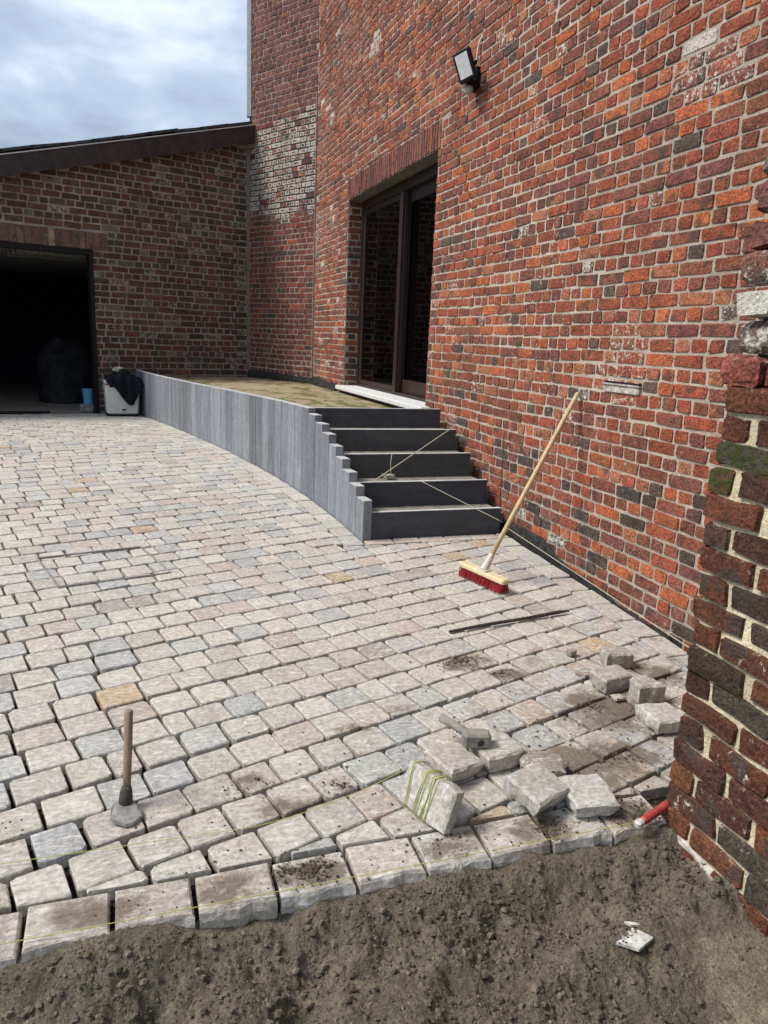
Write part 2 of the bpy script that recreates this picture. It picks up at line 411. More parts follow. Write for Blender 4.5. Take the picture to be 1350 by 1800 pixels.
class MB:
    """collects shapes of ONE object"""
    def __init__(self):
        self.v, self.f, self.c, self.a = [], [], [], []
    def add(self, verts, faces, col=(0.5, 0.5, 0.5), aux=(0, 0, 0)):
        o = len(self.v)
        self.v += [tuple(map(float, v)) for v in verts]
        self.f += [tuple(i + o for i in f) for f in faces]
        n = len(verts)
        if isinstance(col, list):
            self.c += [tuple(q) + (0.0,) if len(q) == 3 else tuple(q) for q in col]
        else:
            self.c += [tuple(col) + (0.0,) if len(col) == 3 else tuple(col)] * n
        self.a += [aux] * n
        return self
    def box(self, lo, hi, col=(0.5, 0.5, 0.5), bev=0.0):
        x0, y0, z0 = lo
        x1, y1, z1 = hi
        if bev <= 0:
            vs = [(x, y, z) for z in (z0, z1) for y in (y0, y1) for x in (x0, x1)]
            return self.add(vs, [(0, 2, 3, 1), (4, 5, 7, 6), (0, 1, 5, 4), (2, 6, 7, 3), (0, 4, 6, 2), (1, 3, 7, 5)], col)
        return self.bevbox(((x0 + x1) / 2, (y0 + y1) / 2, (z0 + z1) / 2), (x1 - x0, y1 - y0, z1 - z0), bev, None, col)
    def bevbox(self, cen, dim, bev, rot=None, col=(0.5, 0.5, 0.5), jit=0.0, r=None):
        """box whose edges are chamfered: three rings in z, octagonal outline"""
        hx, hy, hz = [d / 2 for d in dim]
        def ring(ix, z):
            b = bev
            a, c = hx - ix, hy - ix
            return [(-a + b, -c, z), (a - b, -c, z), (a, -c + b, z), (a, c - b, z), (a - b, c, z), (-a + b, c, z), (-a, c - b, z), (-a, -c + b, z)]
        vs = ring(bev, -hz) + ring(0, -hz + bev) + ring(0, hz - bev) + ring(bev, hz)
        if jit:
            rr = r or rng
            vs = [tuple(q + rr.uniform(-jit, jit) for q in v) for v in vs]
        fs = [tuple(range(7, -1, -1)), tuple(range(24, 32))]
        for k in range(3):
            for i in range(8):
                j = (i + 1) % 8
                fs.append((k * 8 + i, k * 8 + j, k * 8 + 8 + j, k * 8 + 8 + i))
        mt = Matrix.Translation(cen) @ (rot.to_4x4() if rot is not None else Matrix.Identity(4))
        return self.add([mt @ Vector(v) for v in vs], fs, col)
    def tube(self, pts, radii, seg=10, col=(0.5, 0.5, 0.5), cap=True):
        pts = [Vector(p) for p in pts]
        if isinstance(radii, (int, float)):
            radii = [radii] * len(pts)
        up = Vector((0, 0, 1))
        vs, fs = [], []
        prev = None
        for i, p in enumerate(pts):
            t = (pts[min(i + 1, len(pts) - 1)] - pts[max(i - 1, 0)]).normalized()
            if prev is None:
                a = t.orthogonal().normalized() if abs(t.dot(up)) > 0.98 else t.cross(up).normalized()
            else:
                a = (prev - t * prev.dot(t)).normalized()
            prev = a
            b = t.cross(a)
            for k in range(seg):
                th = 2 * math.pi * k / seg
                vs.append(p + (a * math.cos(th) + b * math.sin(th)) * radii[i])
        for i in range(len(pts) - 1):
            for k in range(seg):
                j = (k + 1) % seg
                fs.append((i * seg + k, i * seg + j, (i + 1) * seg + j, (i + 1) * seg + k))
        if cap:
            fs.append(tuple(range(seg - 1, -1, -1)))
            fs.append(tuple(range((len(pts) - 1) * seg, len(pts) * seg)))
        return self.add(vs, fs, col)
    def prism(self, poly, z0, z1, col=(0.5, 0.5, 0.5)):
        n = len(poly)
        vs = [(x, y, z0) for x, y in poly] + [(x, y, z1) for x, y in poly]
        fs = [tuple(range(n - 1, -1, -1)), tuple(range(n, 2 * n))] + [(i, (i + 1) % n, n + (i + 1) % n, n + i) for i in range(n)]
        return self.add(vs, fs, col)
    def build(self, name, material, parent=None, smooth=False, origin=None, fix=False):
        me = bpy.data.meshes.new(name)
        base = Vector((0, 0, 0))
        if parent is not None:
            base = WORLD_OF.get(parent.name, Vector((0, 0, 0)))
        org = Vector(origin) if origin is not None else base
        v = np.array(self.v, dtype=np.float64) - np.array(org)
        me.from_pydata(v.tolist(), [], self.f)
        n = len(self.v)
        for nm, dat in (('Col', self.c), ('Aux', self.a)):
            at = me.color_attributes.new(nm, 'FLOAT_COLOR', 'POINT')
            d_arr = np.array(dat, dtype=np.float32)
            arr = np.zeros((n, 4), dtype=np.float32)
            arr[:, :d_arr.shape[1]] = d_arr
            at.data.foreach_set('color', arr.ravel())
        if smooth:
            me.polygons.foreach_set('use_smooth', [True] * len(me.polygons))
        me.materials.append(material)
        o = bpy.data.objects.new(name, me)
        COL.objects.link(o)
        o.location = org - base
        if parent is not None:
            o.parent = parent
        WORLD_OF[o.name] = org
        if fix:
            import bmesh
            bm = bmesh.new(); bm.from_mesh(me)
            bmesh.ops.recalc_face_normals(bm, faces=bm.faces)
            bm.to_mesh(me); bm.free()
        return o

WORLD_OF = {}
def thing(name, loc, label, cat, group=None):
    o = empty(name, loc, label, cat, group)
    WORLD_OF[o.name] = Vector(loc)
    return o

def project(P):
    w = np.asarray(P, float) - CAM
    c = w @ RC
    z = -c[..., 2]
    return 675 + 1320 * c[..., 0] / z, 900 - 1320 * c[..., 1] / z, z

# numpy value noise for terrain shapes
_tab = np.random.RandomState(3).rand(256, 256)
def vnoise(x, y):
    xi, yi = np.floor(x).astype(int), np.floor(y).astype(int)
    fx, fy = x - xi, y - yi
    fx, fy = fx * fx * (3 - 2 * fx), fy * fy * (3 - 2 * fy)
    a = _tab[xi % 256, yi % 256]; b = _tab[(xi + 1) % 256, yi % 256]
    c = _tab[xi % 256, (yi + 1) % 256]; d = _tab[(xi + 1) % 256, (yi + 1) % 256]
    return (a * (1 - fx) + b * fx) * (1 - fy) + (c * (1 - fx) + d * fx) * fy
def fbm(x, y, oct=4, gain=0.5):
    s, amp, tot = 0, 1.0, 0
    for k in range(oct):
        s = s + amp * (vnoise(x * 2 ** k + 17.3 * k, y * 2 ** k + 9.1 * k) - 0.5)
        tot += amp
        amp *= gain
    return s / tot
def n1(x, y):
    return float(vnoise(np.array(x), np.array(y)))

def zg(s):
    """yard surface: rises from the street, levels off in front of the garage"""
    s = min(s, 11.6)
    return 1.42 - 1.488 + 0.05 * s - 0.0129 * max(0.0, s - 7.0) ** 2

# ------------------------------------------------------------------ ground sheet and soil
ys = [-300, -40, -6, 0, 1.0, 1.58, 1.66, 2.2] + [3 + 0.5 * k for k in range(18)] + [14, 30, 300]
xs = [-300, -30, -8, -4, -2, 0, 1, 2, 2.6, 4, 10, 300]
g = MB()
vs = [(x, y, -0.26 if y < 1.6 else zg(y) - 0.040) for y in ys for x in xs]
nx = len(xs)
fs = [(j * nx + i, j * nx + i + 1, (j + 1) * nx + i + 1, (j + 1) * nx + i) for j in range(len(ys) - 1) for i in range(nx - 1)]
g.add(vs, fs, (0.030, 0.025, 0.020))
tag(g.build('ground', M['soil']), kind='structure')

def soil_h(x, y):
    """height of the dug strip in front of the kerb stones"""
    edge = np.clip((1.60 - y) / 0.10, 0, 1)
    base = -0.008 - 0.060 * edge + 0.055 * fbm(x * 3.1 + 2, y * 3.1 + 8, 2)
    base = base + 0.05 * np.exp(-(((x - 0.55) / 0.34) ** 2 + ((y - 1.24) / 0.10) ** 2))
    base = base + 0.035 * np.exp(-(((x - 1.05) / 0.16) ** 2 + ((y - 1.30) / 0.06) ** 2))
    base = base - 0.03 * np.exp(-(((x + 0.05) / 0.22) ** 2 + ((y - 1.30) / 0.08) ** 2))
    base = base - 0.035 * np.exp(-(((x - 0.95) / 0.16) ** 2 + ((y - 1.46) / 0.05) ** 2))
    base = base + 0.035 * np.exp(-(((x - 1.42) / 0.15) ** 2 + ((y - 1.46) / 0.12) ** 2))
    flat = np.clip((x - 1.22) / 0.12, 0, 1) * np.clip((1.36 - y) / 0.08, 0, 1)
    flat2 = np.clip((-0.20 - x + (1.35 - y) * 0.4) / 0.12, 0, 1) * np.clip((1.30 - y) / 0.06, 0, 1)
    flat = np.maximum(flat, flat2 * 0.8)
    patch = np.clip(2.2 * fbm(x * 4 + 11, y * 4 + 3, 2) + 0.5, 0.05, 1)
    rough = 0.20 * fbm(x * 5.5, y * 5.5, 3) + patch * (0.05 * fbm(x * 21 + 5, y * 21, 3) + 0.055 * (0.1 - np.abs(fbm(x * 45, y * 45, 3, 0.65)))) + 0.026 * fbm(x * 110, y * 110, 3, 0.7)
    return base + rough * (1 - 0.82 * flat) * (0.45 + 0.55 * edge) - 0.01 * flat, flat

gx = np.arange(-1.1, 1.62, 0.0055)
gy = np.arange(0.35, 1.69, 0.0055)
X, Y = np.meshgrid(gx, gy)
Z, FL = soil_h(X, Y)
Z = np.where(Y > 1.645, np.minimum(Z, -0.02), Z)
so = MB()
cc = 0.9 + 0.5 * fbm(X * 9 + 40, Y * 9, 4)
base_c = np.array([0.20, 0.170, 0.124]); sand = np.array([0.27, 0.225, 0.16])
CC = (base_c[None, None] * (1 - FL[..., None]) + sand[None, None] * FL[..., None]) * cc[..., None]
so.v = np.stack([X, Y, Z], -1).reshape(-1, 3).tolist()
so.c = [tuple(q) + (0.0,) for q in CC.reshape(-1, 3).tolist()]
so.a = [(0, 0, 0)] * len(so.v)
W_, H_ = len(gx), len(gy)
idx = np.arange(W_ * H_).reshape(H_, W_)
so.f = np.stack([idx[:-1, :-1], idx[:-1, 1:], idx[1:, 1:], idx[1:, :-1]], -1).reshape(-1, 4).tolist()
tag(so.build('soil', M['soil'], smooth=True), kind='structure')

_ico_v = []
_t = (1 + 5 ** 0.5) / 2
for a, b in ((-1, _t), (1, _t), (-1, -_t), (1, -_t)):
    _ico_v += [(a, b, 0)]
for a, b in ((-1, _t), (1, _t), (-1, -_t), (1, -_t)):
    _ico_v += [(0, a, b)]
for a, b in ((_t, -1), (_t, 1), (-_t, -1), (-_t, 1)):
    _ico_v += [(a, 0, b)]
_ico_v = [Vector(v).normalized() for v in _ico_v]
_ico_f = [(0, 11, 5), (0, 5, 1), (0, 1, 7), (0, 7, 10), (0, 10, 11), (1, 5, 9), (5, 11, 4), (11, 10, 2), (10, 7, 6), (7, 1, 8),
          (3, 9, 4), (3, 4, 2), (3, 2, 6), (3, 6, 8), (3, 8, 9), (4, 9, 5), (2, 4, 11), (6, 2, 10), (8, 6, 7), (9, 8, 1)]
def clod(mb, p, r, col, sq=0.75):
    vs = []
    for v in _ico_v:
        k = r * rng.uniform(0.65, 1.25)
        vs.append((p[0] + v.x * k, p[1] + v.y * k, p[2] + v.z * k * sq))
    mb.add(vs, _ico_f, col)

# loose crumbs over the soil, and crumbs spilled on the paving
cl = MB()
for k in range(26000):
    x, y = rng.uniform(-0.75, 1.55), rng.uniform(0.75, 1.615)
    z, fl = soil_h(np.array(x), np.array(y))
    if float(fl) > 0.3 and rng.random() < 0.85:
        continue
    if n1(x * 6 + 3, y * 6) < 0.35 and rng.random() < 0.6:
        continue
    r = 0.0010 + 0.0032 * rng.random() ** 2 + 0.010 * rng.random() ** 14
    q = rng.uniform(0.75, 1.25)
    clod(cl, (x, y, float(z) + r * 0.25), r, (0.20 * q, 0.168 * q, 0.121 * q))
for k in range(700):
    x, y = rng.uniform(0.95, 1.55), rng.uniform(0.75, 1.22)
    if rng.random() > (x - 0.8) * (1.35 - y) * 2.6: continue
    z, fl = soil_h(np.array(x), np.array(y))
    r = 0.0012 + 0.005 * rng.random() ** 4
    q = rng.uniform(0.6, 1.3)
    clod(cl, (x, y, float(z) + r * 0.3), r, (0.33 * q, 0.30 * q, 0.25 * q))
tag(cl.build('soil_clods', M['soil']), 'crumbly brown soil lumps in the dug strip before the kerb stones', 'soil', kind='stuff')

# ------------------------------------------------------------------ brick walls
def brick_shape(frame, u0, u1, z0, z1, out, r, ch=0.0035, npt=8, jit=0.004):
    """one weathered brick: jittered chamfered outline set back into the mortar, rounded to an uneven face"""
    o, U, N_ = frame
    w, h = u1 - u0, z1 - z0
    c = min(0.006, w * 0.2, h * 0.2)
    base = [(u0 + c, z0), (u1 - c, z0), (u1, z0 + c), (u1, z1 - c), (u1 - c, z1), (u0 + c, z1), (u0, z1 - c), (u0, z0 + c)]
    if npt == 10:
        base.insert(1, ((u0 + u1) / 2, z0)); base.insert(6, ((u0 + u1) / 2, z1))
    k = len(base)
    base = [(a + r.uniform(-jit, jit), b + r.uniform(-jit, jit)) for a, b in base]
    cu, cz = (u0 + u1) / 2, (z0 + z1) / 2
    tilt_u, tilt_z = r.uniform(-0.025, 0.025), r.uniform(-0.04, 0.04)
    def P(a, b, t):
        t = t + (a - cu) * tilt_u + (b - cz) * tilt_z if t > 0 else t
        return (o[0] + U[0] * a + N_[0] * t, o[1] + U[1] * a + N_[1] * t, b)
    vs = [P(a, b, -0.006) for a, b in base]
    for a, b in base:
        q = r.uniform(0.6, 1.5) * ch
        du, dz = cu - a, cz - b
        L = math.hypot(du / w, dz / h) or 1
        vs.append(P(a + math.copysign(min(q, abs(du)), du) * min(1, abs(du) / (w * 0.3)), b + math.copysign(min(q, abs(dz)), dz) * min(1, abs(dz) / (h * 0.3)), out * r.uniform(0.75, 1.1)))
    vs.append(P(cu + r.uniform(-.2, .2) * w, cz, out * r.uniform(1.0, 1.3)))
    fs = [(i, (i + 1) % k, k + (i + 1) % k, k + i) for i in range(k)] + [(k + i, k + (i + 1) % k, 2 * k) for i in range(k)]
    return vs, fs

def cut(iv, a, b):
    out = []
    for x0, x1 in iv:
        if b <= x0 or a >= x1:
            out.append((x0, x1))
        else:
            if a - x0 > 0.03: out.append((x0, a))
            if x1 - b > 0.03: out.append((b, x1))
    return out

def lay_wall(frame, u0, u1, z0, z1, course, stretcher, joint, colour, holes=(), zoff=0.0, out=(0.003, 0.009), seed=1, wob=0.006, skip=None, npt=8, jit=0.004):
    """English bond: a course of stretchers, a course of headers"""
    r = random.Random(seed)
    bricks = []
    k = int(math.floor((z0 - zoff) / course))
    while zoff + k * course < z1:
        za, zb = zoff + k * course, zoff + (k + 1) * course - joint * 0.9
        head = k % 2 == 0
        pitch = stretcher / 2 if head else stretcher
        u = u0 - (stretcher / 4 if head else 0) - r.uniform(0, 0.03)
        while u < u1:
            w = pitch * r.uniform(0.93, 1.07)
            if not head and r.random() < 0.10: w *= 0.55
            if head and r.random() < 0.05: w *= 1.8
            iv = [(max(u, u0), min(u + w - joint * r.uniform(0.8, 1.3), u1))]
            u += w
            if iv[0][1] - iv[0][0] < 0.03: continue
            wv = wob * (n1(iv[0][0] * 1.7 + seed * 7, k * 0.35 + 11) - 0.5) * 2.4
            a, b = za + wv, zb + wv
            b2, a2 = b, a
            for (hu0, hu1, hz0, hz1) in holes:
                if a2 < hz1 and b2 > hz0:
                    if hz1 - a2 < 0.6 * (b2 - a2) and iv[0][0] < hu1 and iv[0][1] > hu0:
                        a2 = max(a2, hz1 + 0.006)
                    elif b2 - hz0 < 0.6 * (b2 - a2) and iv[0][0] < hu1 and iv[0][1] > hu0:
                        b2 = min(b2, hz0 - 0.004)
                    else:
                        iv = cut(iv, hu0, hu1)
            for (ua, ub) in iv:
                if b2 - a2 < 0.018: continue
                if skip and skip((ua + ub) / 2, (a2 + b2) / 2): continue
                col, aux = colour((ua + ub) / 2, (a2 + b2) / 2, r)
                vs, fs = brick_shape(frame, ua, ub, a2, b2, r.uniform(*out), r, npt=npt, jit=jit)
                bricks.append((vs, fs, edged(col, len(vs) // 2), aux))
        k += 1
    return bricks

def occluded_by_pier(c):
    d = c - CAM
    t = 1.55 / d[0] if d[0] > 0 else 9
    return 0 < t < 1 and d[1] * t < 1.66 and c[0] > 1.6

def place_bricks(bricks, parent, material, n_single, name='brick', rest='brickwork', label=None, hidden=None):
    """the pieces that show largest become objects of their own, the others one joined part"""
    sc = []
    for i, b in enumerate(bricks):
        v = np.array(b[0])
        x, y, z = project(v)
        c = v.mean(0)
        if z.min() < 0.2 or x.max() < 0 or x.min() > 1350 or y.max() < 0 or y.min() > 1800 or (hidden and hidden(c)):
            sc.append(0.0)
        else:
            sc.append(float((min(x.max(), 1350) - max(x.min(), 0)) * (min(y.max(), 1800) - max(y.min(), 0))))
    order = sorted(range(len(bricks)), key=lambda i: -sc[i])
    single = [i for i in order[:n_single] if sc[i] > 40]
    sset = set(single)
    for i in single:
        b = bricks[i]
        MB().add(*b).build(name, material, parent, origin=np.array(b[0]).mean(0))
    r = MB()
    for i in range(len(bricks)):
        if i not in sset:
            r.add(*bricks[i])
    if r.v:
        tag(r.build(rest, material, parent), kind='stuff')

def mortar_face(mb, frame, us, zs, colour, holes=(), amp=0.002):
    o, U, N_ = frame
    us, zs = np.array(us), np.array(zs)
    A, B = np.meshgrid(us, zs)
    t = amp * 2 * fbm(A * 14, B * 14, 3)
    Xw = o[0] + U[0] * A + N_[0] * t
    Yw = o[1] + U[1] * A + N_[1] * t
    vs = np.stack([Xw, Yw, B], -1).reshape(-1, 3).tolist()
    cols = [tuple(colour(a, b)) for a, b in zip(A.ravel(), B.ravel())]
    nu = len(us)
    fs = []
    for j in range(len(zs) - 1):
        zc = (zs[j] + zs[j + 1]) / 2
        for i in range(nu - 1):
            uc = (us[i] + us[i + 1]) / 2
            if any(h0 < uc < h1 and g0 < zc < g1 for h0, h1, g0, g1 in holes):
                continue
            fs.append((j * nu + i, j * nu + i + 1, (j + 1) * nu + i + 1, (j + 1) * nu + i))
    mb.add(vs, fs, cols)

def breaks(a, b, step, extra=()):
    out = list(np.linspace(a, b, max(2, int((b - a) / step) + 1)))
    for e_ in extra:
        out = [q for q in out if abs(q - e_) > step * 0.4 or q in (a, b)]
        out.append(e_)
    return sorted(out)

def edged(col, k):
    """vertex colours of one brick; alpha marks the arrises, where mortar is smeared over"""
    return [(*col, 1.0)] * k + [(*col, 0.72)] * k + [(*col, 0.0)]

def pick(r, table):
    q = r.random() * sum(w for w, _ in table)
    for w, c in table:
        q -= w
        if q <= 0:
            return c
    return table[-1][1]

def vary(c, r, a=0.16, hue=0.05):
    k = r.uniform(1 - a, 1 + a)
    return tuple(max(0.0, x * k * r.uniform(1 - hue, 1 + hue)) for x in c)

WALL_TOP = 7.4
house = thing('brick_house', (2.5, 6.0, 0.2), 'tall old house of mottled red and orange brick with brown sliding door', 'house')

# --- long wall with the door
DOOR = (6.17, 8.83, 0.86, 2.96)          # y0, y1, z0, z1
LINT = (6.13, 8.87, 2.96, 3.19)
frC = ((2.5, 0.0), (0.0, 1.0), (-1.0, 0.0))
wallC = MB()
def mort_c(u, z):
    k = 0.92 + 0.25 * n1(u * 0.9, z * 0.9)
    if z < 0.55: k *= 0.86
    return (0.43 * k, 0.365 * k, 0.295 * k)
mortar_face(wallC, frC, breaks(0.5, 10.417, 0.09, (DOOR[0], DOOR[1])), breaks(-0.1, WALL_TOP, 0.09, (DOOR[2], DOOR[3])), mort_c, holes=(DOOR,))
mc = (0.36, 0.32, 0.27)
wallC.box((2.53, 0.5, -0.1), (2.9, 6.17, WALL_TOP), mc)
wallC.box((2.53, 8.83, -0.1), (2.9, 10.417, WALL_TOP), mc)
wallC.box((2.53, 6.17, -0.1), (2.9, 8.83, 0.80), mc)
wallC.box((2.503, 6.17, 2.96), (2.9, 8.83, WALL_TOP), (0.16, 0.15, 0.12))
wallC.box((2.503, 8.828, 0.80), (2.70, 8.86, 2.955), mc)
wallC.box((2.503, 6.14, 0.80), (2.70, 6.172, 2.955), mc)
wc = wallC.build('wall', M['mortar'], house)
tag(wc, 'long sunlit wall of red and orange brick')
PAL_C = [(40, (0.325, 0.090, 0.052)), (15, (0.43, 0.125, 0.055)), (27, (0.245, 0.088, 0.058)), (5, (0.120, 0.085, 0.070)), (9, (0.22, 0.082, 0.064)), (8, (0.38, 0.145, 0.082))]
def col_c(u, z, r):
    p = PAL_C
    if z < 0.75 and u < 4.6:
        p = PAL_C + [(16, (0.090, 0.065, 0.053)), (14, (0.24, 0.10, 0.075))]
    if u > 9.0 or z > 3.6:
        p = PAL_C + [(26, (0.25, 0.088, 0.062))]
    c = vary(pick(r, p), r)
    w = 0.14 + 0.5 * max(0, n1(u * 0.9 + 5, z * 1.1) - 0.5) + (0.35 if r.random() < 0.03 else 0)
    if math.hypot(u - 3.1, z - 2.69) < 0.16: w += 0.35
    if math.hypot(u - 8.0, z - 4.32) < 0.14: w += 0.4
    if math.hypot(u - 3.4, z - 1.33) < 0.22: w += 0.25
    if u > 8.9 and z < 3.0: w += 0.30 * n1(u * 3, z * 2.2)
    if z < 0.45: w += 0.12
    return c, (min(1, w), 0.0, r.random())
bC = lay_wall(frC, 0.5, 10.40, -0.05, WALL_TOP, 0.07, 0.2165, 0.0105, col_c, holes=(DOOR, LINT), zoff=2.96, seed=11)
# brick return of the door reveal, seen at the far jamb
frR = ((2.508, 8.828), (1.0, 0.0), (0.0, -1.0))
bC += lay_wall(frR, 0.0, 0.22, 0.88, 2.95, 0.07, 0.2165, 0.011, lambda u, z, r: (vary(pick(r, [(3, (0.16, 0.06, 0.042)), (2, (0.085, 0.06, 0.05)), (1, (0.26, 0.085, 0.04))]), r), (0.10 + 0.3 * (r.random() < 0.12), 0, r.random())), zoff=2.96, seed=12, out=(0.002, 0.006))
frR2 = ((2.508, 6.172), (1.0, 0.0), (0.0, 1.0))
bC += lay_wall(frR2, 0.0, 0.22, 0.88, 2.95, 0.07, 0.2165, 0.011, lambda u, z, r: (vary(pick(r, [(3, (0.16, 0.06, 0.042)), (2, (0.085, 0.06, 0.05))]), r), (0.15, 0, r.random())), zoff=2.96, seed=13, out=(0.002, 0.006))
place_bricks(bC, wc, M['brick'], 300, hidden=occluded_by_pier)

# --- soldier course over the door
lint = MB().box((2.502, 6.13, 2.962), (2.55, 8.87, 3.186), (0.34, 0.29, 0.24)).build('lintel', M['mortar'], house)
y = LINT[0]
r_l = random.Random(5)
while y < LINT[1] - 0.03:
    w = r_l.uniform(0.056, 0.066)
    vs, fs = brick_shape(frC, y, min(y + w - 0.009, LINT[1]), LINT[2] + r_l.uniform(-.004, .004), LINT[3] - r_l.uniform(0, 0.01), 0.012, r_l, jit=0.003)
    MB().add(vs, fs, edged(vary(pick(r_l, [(3, (0.225, 0.09, 0.07)), (2, (0.17, 0.075, 0.06)), (1, (0.28, 0.10, 0.06))]), r_l), len(vs) // 2), (0.12, 0, r_l.random())).build('brick', M['brick'], lint, origin=np.array(vs).mean(0))
    y += w

# --- short splayed wall in the corner
BC, AB = (2.5, 10.417), (1.82, 11.73)
Lb = math.hypot(AB[0] - BC[0], AB[1] - BC[1])
UB = ((AB[0] - BC[0]) / Lb, (AB[1] - BC[1]) / Lb)
NB = (-UB[1], UB[0])
NB = NB if NB[0] < 0 else (-NB[0], -NB[1])
frB = (BC, UB, NB)
def white_patch(u, z):
    top = 4.38 - 0.06 * u + 0.10 * (n1(u * 5, 3.0) - 0.5)
    return max(0.0, min(1.0, (top - z) / 0.05)) * max(0.0, min(1.0, (z - 2.86 - 0.2 * n1(u * 3, 8.0)) / 0.14)) * max(0.0, min(1.0, (1.30 - u + max(0, 4.25 - z)) / 0.05))
def mort_b(u, z):
    k = 0.9 + 0.25 * n1(u * 2 + 3, z * 1.4)
    a = white_patch(u, z)
    lo = max(0, min(1, (1.25 - z) / 0.3)) * 0.25
    c = (0.32 + lo * 0.4, 0.235 + lo * 0.35, 0.185 + lo * 0.28)
    d_ = (0.060, 0.048, 0.040)
    return tuple((c[i] * (1 - a) + d_[i] * a) * k for i in range(3))
wallB = MB()
mortar_face(wallB, frB, breaks(0, Lb, 0.045), breaks(0.5, WALL_TOP, 0.045), mort_b)
wb_in = [(BC[0] + 0.4, BC[1]), (BC[0] + 0.03, BC[1] + 0.012), (AB[0] + 0.03, AB[1] + 0.012), (AB[0] + 0.35, AB[1] + 0.35)]
wallB.prism(wb_in, 0.3, WALL_TOP, mc)
wallB.prism([(AB[0] + 0.03, AB[1] + 0.012), (AB[0] + 0.9, AB[1] + 3.0), (AB[0] + 1.2, AB[1] + 3.0), (AB[0] + 0.35, AB[1] + 0.30)], 0.3, WALL_TOP, (0.22, 0.10, 0.08))
wb = wallB.build('wall', M['mortar'], house)
tag(wb, 'short corner wall with a band of flaking limewash')
def col_b(u, z, r):
    c = vary(pick(r, [(5, (0.20, 0.064, 0.048)), (5, (0.15, 0.060, 0.048)), (1.2, (0.27, 0.078, 0.045)), (1, (0.085, 0.06, 0.055))]), r)
    if z > 4.3: c = vary(pick(r, [(4, (0.205, 0.085, 0.075)), (3, (0.15, 0.068, 0.06)), (1, (0.24, 0.10, 0.06))]), r)
    a = white_patch(u, z)
    w = a * r.uniform(0.5, 1.0) + 0.12
    if a > 0.5 and r.random() < 0.10: w = 0.2
    if z < 1.45: w += 0.38 * n1(u * 4, z * 3)
    return c, (min(1, w), 0.0, r.random())
bB = lay_wall(frB, 0.01, Lb, 0.7, WALL_TOP, 0.0715, 0.205, 0.012, col_b, zoff=0.02, seed=21)
place_bricks(bB, wb, M['brick_b'], 220)
# vertical mortar seam between the two walls, and the pale flashing up the free edge
sm = MB()
sm.box((2.478, 10.405, 0.8), (2.498, 10.428, 4.5), (0.30, 0.26, 0.22))
sm.build('corner_seam', M['mortar'], house)
MB().prism([(AB[0] - 0.045, AB[1] - 0.03), (AB[0] + 0.012, AB[1] - 0.05), (AB[0] + 0.03, AB[1] + 0.05), (AB[0] - 0.03, AB[1] + 0.06)], 4.44, WALL_TOP).build('edge_flashing', M['zinc'], house)

# --- sliding door
dr = MB().box((2.66, 6.172, 0.895), (2.76, 6.235, 2.955)).box((2.66, 8.765, 0.895), (2.76, 8.828, 2.955)).box((2.66, 6.235, 2.86), (2.76, 8.765, 2.955)).box((2.66, 6.235, 0.872), (2.76, 8.765, 0.90))
door = dr.build('sliding_door', M['frame'], house)
tag(door, 'dark brown two leaf sliding glass door')
def leaf(y0, y1, x, st, bot):
    l = MB()
    l.box((x, y0, 0.902), (x + 0.042, y0 + st, 2.858), bev=0.004)
    l.box((x, y1 - st, 0.902), (x + 0.042, y1, 2.858), bev=0.004)
    l.box((x + 0.001, y0 + st, 0.902), (x + 0.041, y1 - st, 0.902 + bot), bev=0.004)
    l.box((x + 0.001, y0 + st, 2.858 - st), (x + 0.041, y1 - st, 2.858), bev=0.004)
    l.build('leaf_frame', M['frame'], door)
    MB().box((x + 0.017, y0 + st - 0.005, 0.902 + bot - 0.005), (x + 0.023, y1 - st + 0.005, 2.858 - st + 0.005)).build('pane', M['glass'], door)
leaf(7.38, 8.762, 2.668, 0.06, 0.05)
leaf(6.24, 7.50, 2.716, 0.11, 0.13)
MB().box((2.640, 7.385, 0.902), (2.666, 7.47, 2.858), bev=0.004).build('meeting_stile', M['frame'], door)
MB().box((2.405, 6.05, 0.825), (2.66, 8.86, 0.872), bev=0.006).build('door_sill', M['sill'], house)
MB().box((2.455, 6.10, 0.70), (2.499, 8.86, 0.80)).box((2.44, 6.15, 0.80), (2.499, 8.80, 0.823)).build('plinth_strip', M['membrane'], house)
# room behind the glass
rm = MB()
rm.box((2.905, 4.9, 0.80), (6.4, 9.9, 0.86)).box((2.905, 4.9, 3.2), (6.4, 9.9, 3.26)).box((6.4, 4.9, 0.80), (6.45, 9.9, 3.26)).box((2.905, 4.85, 0.8), (6.4, 4.9, 3.26)).box((2.905, 9.9, 0.8), (6.4, 9.95, 3.26))
rm.build('room', M['room'], house)
cb = thing('cabinet', (4.3, 8.6, 0.862), 'pale low cabinet standing inside behind the sliding glass door', 'cabinet')
MB().box((4.1, 8.3, 0.93), (4.5, 8.9, 1.55), bev=0.01).build('body', M['white_plastic'], cb)
MB().box((4.07, 8.27, 1.552), (4.53, 8.93, 1.59), bev=0.006).build('top', M['wood_pale'], cb)
for a, b in ((4.13, 8.34), (4.13, 8.82), (4.43, 8.34), (4.43, 8.82)):
    MB().box((a, b, 0.862), (a + 0.05, b + 0.05, 0.93)).build('leg', M['frame'], cb)

